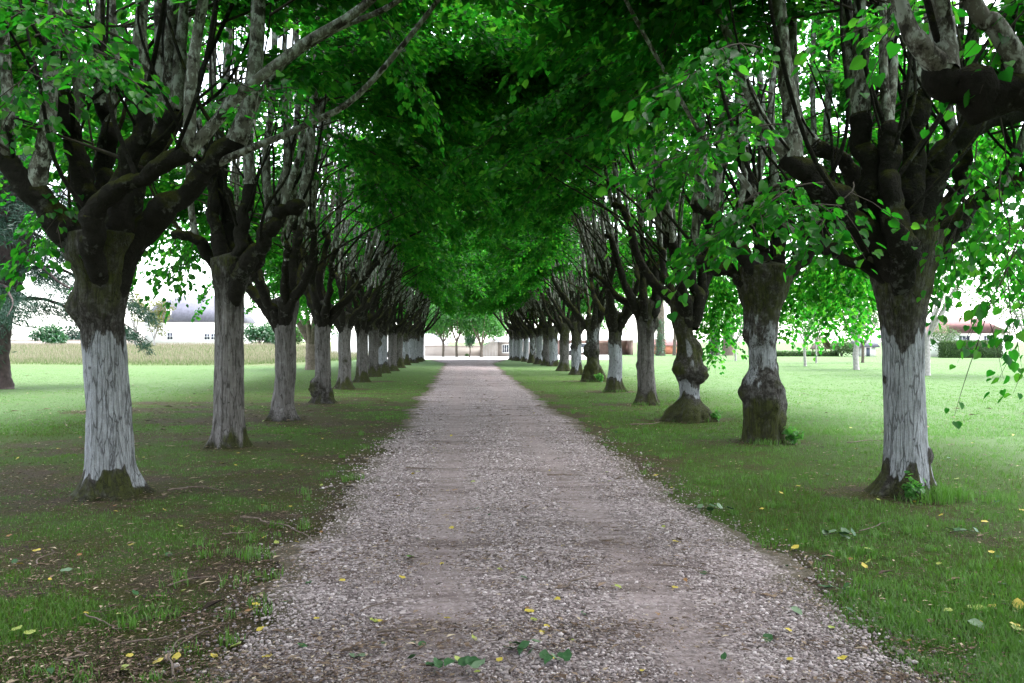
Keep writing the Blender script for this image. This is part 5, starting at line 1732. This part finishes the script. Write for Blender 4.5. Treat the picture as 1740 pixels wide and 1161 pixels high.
Vt = np.stack([Vt[..., 0] * ca[:, None] - Vt[..., 1] * sa[:, None], Vt[..., 0] * sa[:, None] + Vt[..., 1] * ca[:, None], Vt[..., 2]], -1)
lmb = MB()
lmb.add((Vt + np.stack([x, y, z], -1)[:, None, :]).reshape(-1, 3), (BL_F[None] + (np.arange(n) * 4)[:, None, None]).reshape(-1, 3),
        rnd=np.repeat(np.clip(r.normal(.46, .28, n), 0, 1), 4))
tag(lmb.build('leaf_litter', M['litter']), kind='stuff')

# ------------------------------------------------------------------ single fallen leaves, twigs, sprigs, weeds
def ground_z(x, y):
    u = (x - float(road_c(y))) / HALF
    return (.036 - .022 * u * u) if abs(u) < 1 else float(terrain(np.array([x]), np.array([y]))[0]) + .022
def fleaf_mat(name, c, v):
    m, nt, out = new_mat(name)
    k = N(nt)
    vv = k.coord()
    col = k.mix(k.noise(vv, 28, 4, .7), tuple(a * (1 - v) for a in c), tuple(min(1, a * (1 + v)) for a in c))
    k.principled(out, col, .6, None, .3)
    return m
M['leaf_yellow'] = fleaf_mat('yellow_fallen_leaf', (.38, .30, .045), .35)
M['leaf_lime'] = fleaf_mat('yellow_green_fallen_leaf', (.24, .28, .06), .35)
M['leaf_orange'] = fleaf_mat('orange_brown_fallen_leaf', (.22, .11, .04), .45)
M['leaf_dark'] = fleaf_mat('dark_green_fallen_leaf', (.020, .072, .018), .4)
M['leaf_under'] = fleaf_mat('pale_green_leaf_underside', (.10, .155, .085), .3)
M['leaf_fresh'] = fleaf_mat('fresh_green_fallen_leaf', (.075, .24, .02), .35)
M['fallen_twig'] = plain('grey_brown_twig', (.115, .085, .068), .9, .5, 20, .4)
def curled(seed):
    r = np.random.RandomState(seed)
    th = np.linspace(0, 2 * math.pi, 19)[:-1]
    rad = .5 * (1 + .22 * np.cos(th) + .10 * np.cos(2 * th)) * (1 - .22 * np.exp(-((th - math.pi) / .35) ** 2))
    o = np.stack([rad * np.cos(th), rad * .86 * np.sin(th), 0 * th], -1)
    o[0, 0] += .14
    mid = o * .5
    V = np.vstack([[(0, 0, 0)], mid, o])
    c1, c2, c3 = r.uniform(.05, .7), r.uniform(-.35, .5), r.uniform(0, 6.28)
    V[:, 2] = c1 * V[:, 1] ** 2 + c2 * V[:, 0] ** 2 + .05 * np.sin(V[:, 0] * 9 + c3) + .05 * np.sin(V[:, 1] * 8 + c3) * np.abs(V[:, 1])
    V[:, 2] -= V[:, 2].min()
    k = 18
    mb = MB()
    mb.add(V, [(0, 1 + i, 1 + (i + 1) % k) for i in range(k)])
    mb.L.append(np.array([(1 + i, 1 + k + i, 1 + k + (i + 1) % k, 1 + (i + 1) % k) for i in range(k)]).ravel())
    mb.T.append(np.full(k, 4, np.int32))
    tube(mb, [(-.42, 0, V[:, 2].min() + .03), (-.62, .04, .05), (-.85, .02, .01)], [.016, .013, .012], 4, 5)
    return mb
LEAFME = {}
for mk in ('leaf_yellow', 'leaf_lime', 'leaf_orange', 'leaf_dark', 'leaf_under', 'leaf_fresh'):
    LEAFME[mk] = [curled(s).mesh('fallen_leaf', M[mk], True) for s in range(4)]
rl = np.random.RandomState(71)
def drop_leaf(x, y, mk, size, label, group):
    o = link('fallen_leaf', LEAFME[mk][rl.randint(4)])
    o.location = (x, y, ground_z(x, y))
    o.rotation_euler = (rl.normal(0, .22), rl.normal(0, .22), rl.uniform(0, 6.28))
    o.scale = (size, size, size)
    tag(o, label, 'leaf', group)
def at_px(px, py):
    Y = gdepth(py)
    return (px - 870) / FPX * Y, Y
# the ones that can be picked out one by one
for px, py, mk, sz, lab in [
        (900, 1048, 'leaf_yellow', .085, 'large pale yellow leaf lying curled on the right-centre gravel, in front of the long twig'),
        (908, 1064, 'leaf_lime', .055, 'small yellow-green leaf tucked under the large pale yellow one on the gravel'),
        (697, 953, 'leaf_fresh', .085, 'bright fresh green leaf lying flat on the gravel, left of centre'),
        (768, 905, 'leaf_yellow', .06, 'yellow leaf on the bare left wheel track'),
        (455, 1122, 'leaf_yellow', .075, 'bright yellow leaf at the lower left edge of the gravel'),
        (434, 1033, 'leaf_yellow', .065, 'yellow leaf standing where moss meets gravel on the left'),
        (420, 1044, 'leaf_orange', .06, 'orange-brown leaf on moss at the left gravel edge'),
        (402, 1100, 'leaf_lime', .09, 'long yellow-green leaf over the lower left gravel edge'),
        (612, 1124, 'leaf_under', .095, 'pale underside-up leaf near the bottom, left of the sprig'),
        (700, 1128, 'leaf_dark', .075, 'dark green leaf just left of the bottom sprig'),
        (1350, 936, 'leaf_yellow', .08, 'bright yellow leaf pair member at the right grass edge, upright'),
        (1148, 1006, 'leaf_yellow', .05, 'yellow leaf on the right wheel track'),
        (1470, 967, 'leaf_yellow', .055, 'yellow leaf in right-hand grass, nearer the gravel'),
        (1655, 1040, 'leaf_lime', .11, 'big pale yellow leaf in the lower right grass'),
        (1730, 1036, 'leaf_yellow', .10, 'bright yellow leaf at the lower right picture edge'),
        (1730, 1076, 'leaf_lime', .09, 'pale leaf at the right picture edge below the bright yellow one'),
        (1295, 868, 'leaf_yellow', .055, 'yellow leaf on the turf right of the drive, below the swollen lime'),
        (1672, 893, 'leaf_yellow', .07, 'yellow leaf on turf right of the nearest whitewashed lime'),
        (1438, 917, 'leaf_under', .10, 'grey-green leaf underside up in the right grass'),
        (1655, 1068, 'leaf_under', .10, 'grey-green curled leaf in the lower right corner grass'),
        (1350, 1045, 'leaf_under', .085, 'dull green leaf on gravel beside the right grass edge'),
        (1305, 1092, 'leaf_dark', .085, 'dark green leaf on the lower right gravel'),
        (110, 975, 'leaf_under', .085, 'grey-green leaf on the mossy ground at the far left'),
        (52, 1084, 'leaf_lime', .075, 'yellow-green leaf in the lower left corner moss'),
        (308, 896, 'leaf_lime', .06, 'light green leaf on moss below the nearest left trunk')]:
    x, y = at_px(px, py)
    drop_leaf(x, y, mk, sz * .82, lab, None)
CL = {('road', 'leaf_yellow'): 'small yellow fallen leaf on the gravel drive', ('road', 'leaf_dark'): 'small dark green fallen leaf on the gravel drive',
      ('road', 'leaf_orange'): 'small orange-brown fallen leaf on the gravel drive', ('road', 'leaf_lime'): 'small yellow-green fallen leaf on the gravel drive',
      ('left', 'leaf_yellow'): 'small yellow fallen leaf on the mossy ground left of the drive', ('left', 'leaf_orange'): 'small orange-brown fallen leaf on the ground left of the drive',
      ('left', 'leaf_lime'): 'small yellow-green fallen leaf on the ground left of the drive', ('left', 'leaf_dark'): 'small dark green fallen leaf on the ground left of the drive',
      ('right', 'leaf_yellow'): 'small yellow fallen leaf in the grass right of the drive', ('right', 'leaf_orange'): 'small orange-brown fallen leaf in the grass right of the drive',
      ('right', 'leaf_lime'): 'small yellow-green fallen leaf in the grass right of the drive', ('right', 'leaf_dark'): 'small dark green fallen leaf in the grass right of the drive'}
cnt = 0
while cnt < 210:
    y = 1 / rl.uniform(1 / 22, 1 / 3.9)
    x = rl.uniform(-.62, .64) * y
    xr_ = x - float(road_c(y))
    zone = 'road' if abs(xr_) < HALF else ('left' if xr_ < 0 else 'right')
    if zone == 'left' and x < -7.5: continue
    if min(math.hypot(x - bx, y - by) for bx, by in ALLB) < .5: continue
    if zone == 'road' and rl.uniform() < .45: continue
    mk = rl.choice(['leaf_yellow', 'leaf_lime', 'leaf_orange', 'leaf_dark'], p=[.40, .24, .12, .24])
    drop_leaf(x, y, mk, rl.uniform(.028, .052) * (1.15 if y > 8 else 1), CL[(zone, mk)], CL[(zone, mk)].replace('leaf', 'leaves').replace('small ', 'small ', 1))
    cnt += 1

# fallen twigs
def twig_obj(pts_px, rpx, label, side=0, seed=0, group=None):
    r = np.random.RandomState(seed + 400)
    P = []
    for px, py in pts_px:
        x, y = at_px(px, py)
        P.append((x, y, ground_z(x, y) + .004 + r.uniform(0, .012)))
    P = np.array(P)
    b = P[0].copy()
    y0 = P[:, 1].mean()
    R = np.linspace(1, .4, len(P)) * rpx * .62 * y0 / FPX
    t = empty('fallen_twig', tuple(b), label, 'twig', group)
    Pd = spline(np.hstack([P - b, R[:, None]]), 9)
    Pd[1:-1, :2] += r.normal(0, .008, (7, 2)) * (1 + .5 * len(P))
    tube(MB(), Pd[:, :3], Pd[:, 3], 6, 26, .4, seed).build('stem', M['fallen_twig'], t, True)
    for k in range(side):
        i = min(1 + k, len(P) - 1)
        a = P[i] - b
        d = (P[i] - P[i - 1])
        L = np.linalg.norm(d) * r.uniform(.5, .9)
        d = d / np.linalg.norm(d)
        s = 1 if k % 2 else -1
        e = a + (d * .75 + np.array([-d[1], d[0], 0]) * s * .6) * L + [0, 0, .012]
        tube(MB(), [a, (a + e) / 2 + r.normal(0, .006, 3), e], [R[i] * .7, R[i] * .5, R[i] * .3], 5, 7).build('side_shoot', M['fallen_twig'], t, True)
    return t
for i, (pts, rp, lab, sd) in enumerate([
        ([(408, 884), (450, 889), (490, 903), (530, 926)], 2.6, 'long arched grey twig crossing from the moss on to the gravel', 1),
        ([(948, 1013), (975, 998), (1006, 985)], 2.6, 'pale forked twig lying on the gravel right of centre', 1),
        ([(1110, 969), (1160, 972), (1225, 991)], 2.4, 'long dark twig on the right wheel track', 0),
        ([(1018, 924), (1055, 930), (1100, 942)], 1.7, 'thin dark twig on gravel above the right wheel track', 0),
        ([(284, 1005), (330, 990), (358, 992)], 2.6, 'forked brown twig on the left moss', 2),
        ([(145, 1055), (180, 1066), (207, 1078)], 2.4, 'reddish straight twig on the lower left moss', 0),
        ([(206, 1106), (270, 1094), (312, 1072)], 2.4, 'curved grey twig lying left of the gravel edge', 1),
        ([(294, 1161), (297, 1110), (330, 1085), (356, 1068)], 3.2, 'bent greenish twig beside the lower left gravel edge', 1),
        ([(126, 1135), (138, 1118), (152, 1104)], 3.0, 'short grey stick in the lower left corner', 0),
        ([(612, 1048), (660, 1032), (674, 1028)], 1.8, 'pale thin stalk on the left gravel', 0),
        ([(640, 1088), (690, 1082), (732, 1078)], 3.2, 'reddish brown twig among litter on the left gravel', 3),
        ([(866, 1161), (862, 1138), (853, 1120)], 3.4, 'short dark twig at the bottom, right of the leafy sprig', 0),
        ([(285, 838), (330, 832), (375, 836)], 3.0, 'bundle-like grey twig right of the nearest left trunk', 3),
        ([(1070, 724), (1100, 722), (1124, 717)], 1.8, 'pale stick on the turf left of the globe-burled lime', 0),
        ([(690, 798), (715, 801), (735, 803)], 2.2, 'dark twig at the left side of the gravel, middle distance', 2),
        ([(930, 812), (965, 813), (994, 813)], 2.2, 'dark straight stick across the gravel, middle distance', 0),
        ([(378, 912), (400, 911), (430, 908)], 2.4, 'pale crooked twig on the left moss beside the arched one', 1),
        ([(64, 965), (85, 945), (94, 930)], 2.0, 'thin curved twig at the far left', 0),
        ([(1460, 908), (1500, 895), (1518, 890)], 1.7, 'thin pale twig in the right-hand grass', 0),
        ([(1440, 755), (1480, 752), (1505, 752)], 1.3, 'thin dark stick on the lawn left of the nearest right trunk', 0)]):
    twig_obj(pts, rp, lab, sd, i)
for k in range(34):
    y = 1 / rl.uniform(1 / 24, 1 / 4.2)
    x = float(road_c(y)) + rl.uniform(-3.6, 2.0)
    a = rl.normal(0, .7)
    L = rl.uniform(.10, .34)
    p0 = (870 + x / y * FPX, 580 + CAM_H * FPX / y)
    x2, y2 = x + L * math.cos(a), y + L * math.sin(a)
    xm, ym = (x + x2) / 2 + rl.normal(0, .02), (y + y2) / 2 + rl.normal(0, .02)
    f = lambda X_, Y_: (870 + X_ / Y_ * FPX, 580 + CAM_H * FPX / Y_)
    onr = abs(x - float(road_c(y))) < HALF
    twig_obj([p0, f(xm, ym), f(x2, y2)], max(.7, .0036 * FPX / y), 'small dark twig lying on the gravel drive' if onr else 'small dark twig lying on the mossy ground beside the drive',
             rl.randint(0, 2), 50 + k, 'small twigs on the gravel' if onr else 'small twigs on the ground beside the drive')

# leafy sprigs torn down on to the drive
def sprig(px, py, label, n, seed, L=.25, s=.06, mats=('leaf_dark', 'leaf_dark', 'leaf_under')):
    r = np.random.RandomState(seed + 600)
    x, y = at_px(px, py)
    t = empty('leafy_sprig', (x, y, ground_z(x, y)), label, 'sprig')
    tube(MB(), [(-L / 2, 0, .012), (0, .02, .022), (L / 2, -.01, .014)], [.004, .003, .0015], 5, 9).build('stem', M['twig'], t, True)
    for k in range(n):
        o = link('leaf', LEAFME[mats[k % len(mats)]][r.randint(4)], t)
        u = (k + .5) / n - .5
        o.location = (u * L, r.normal(0, .035), .012 + .004 * k % .03)
        o.rotation_euler = (r.normal(0, .35), r.normal(0, .35), r.uniform(0, 6.28))
        q = s * r.uniform(.75, 1.2)
        o.scale = (q, q, q)
sprig(770, 1147, 'green leafy sprig lying at the bottom centre of the gravel', 8, 1, .26, .07, ('leaf_dark', 'leaf_dark', 'leaf_under', 'leaf_dark', 'leaf_lime'))
sprig(890, 1120, 'dark leafy sprig on the gravel right of the bottom centre one', 6, 2, .16, .07)
sprig(944, 1137, 'dull green leafy sprig, rightmost of the bottom three', 5, 3, .14, .065)
sprig(1205, 872, 'dark leafy sprig at the right grass edge, middle distance', 7, 4, .4, .075)
sprig(1420, 1010, 'dark leafy sprig straddling the right gravel edge', 5, 5, .2, .06)
sprig(1425, 915, 'grey-green leafy sprig in the right-hand grass', 6, 6, .25, .065, ('leaf_under', 'leaf_dark'))
sprig(1640, 912, 'dull leafy sprig in grass below the nearest right trunk', 5, 7, .25, .06)

# weeds sprouting at the feet of two trunks
def weed(x, y, label, n, h, s, seed, mat='leaf_fresh'):
    r = np.random.RandomState(seed + 800)
    t = empty('broadleaf_weed', (x, y, float(terrain(np.array([x]), np.array([y]))[0])), label, 'weed')
    st = MB()
    lv = MB()
    for k in range(n):
        a = r.uniform(0, 6.28)
        e = np.array([math.cos(a) * h * .5 * r.uniform(.3, 1), math.sin(a) * h * .5 * r.uniform(-1, .3), h * r.uniform(.35, 1)])
        tube(st, [(0, 0, -.02), e * [.4, .4, .6], e], [.004, .003, .0015], 4, 6, cap=False)
        m_ = 7
        P = e * r.uniform(.55, 1.0, (m_, 1)) + r.normal(0, .025, (m_, 3))
        D = np.array([e[0], e[1], -.02]) * 2 + r.normal(0, .4, (m_, 3))
        add_leaves(lv, P, D, np.array([0, 0, 1.0]) + r.normal(0, .35, (m_, 3)), s * r.uniform(.6, 1.2, m_), r.uniform(.5, 1, m_))
    st.build('stems', M['twig'], t, True)
    lv.build('leaves', M['bright_leaf'], t)
weed(RB[0][0] - .05, RB[0][1] - .36, 'leafy green weed growing against the foot of the nearest right trunk', 15, .27, .055, 1)
weed(RB[1][0] + .36, RB[1][1] - .30, 'bushy green weed at the right foot of the swollen mossy lime', 20, .27, .058, 2)
weed(RB[2][0] + .48, RB[2][1] - .3, 'low green weed beside the skirted foot of the globe-burled lime', 10, .22, .06, 3)
weed(RB[5][0] + .2, RB[5][1] - .5, 'green weeds in front of the burly lime further back', 10, .35, .12, 4)
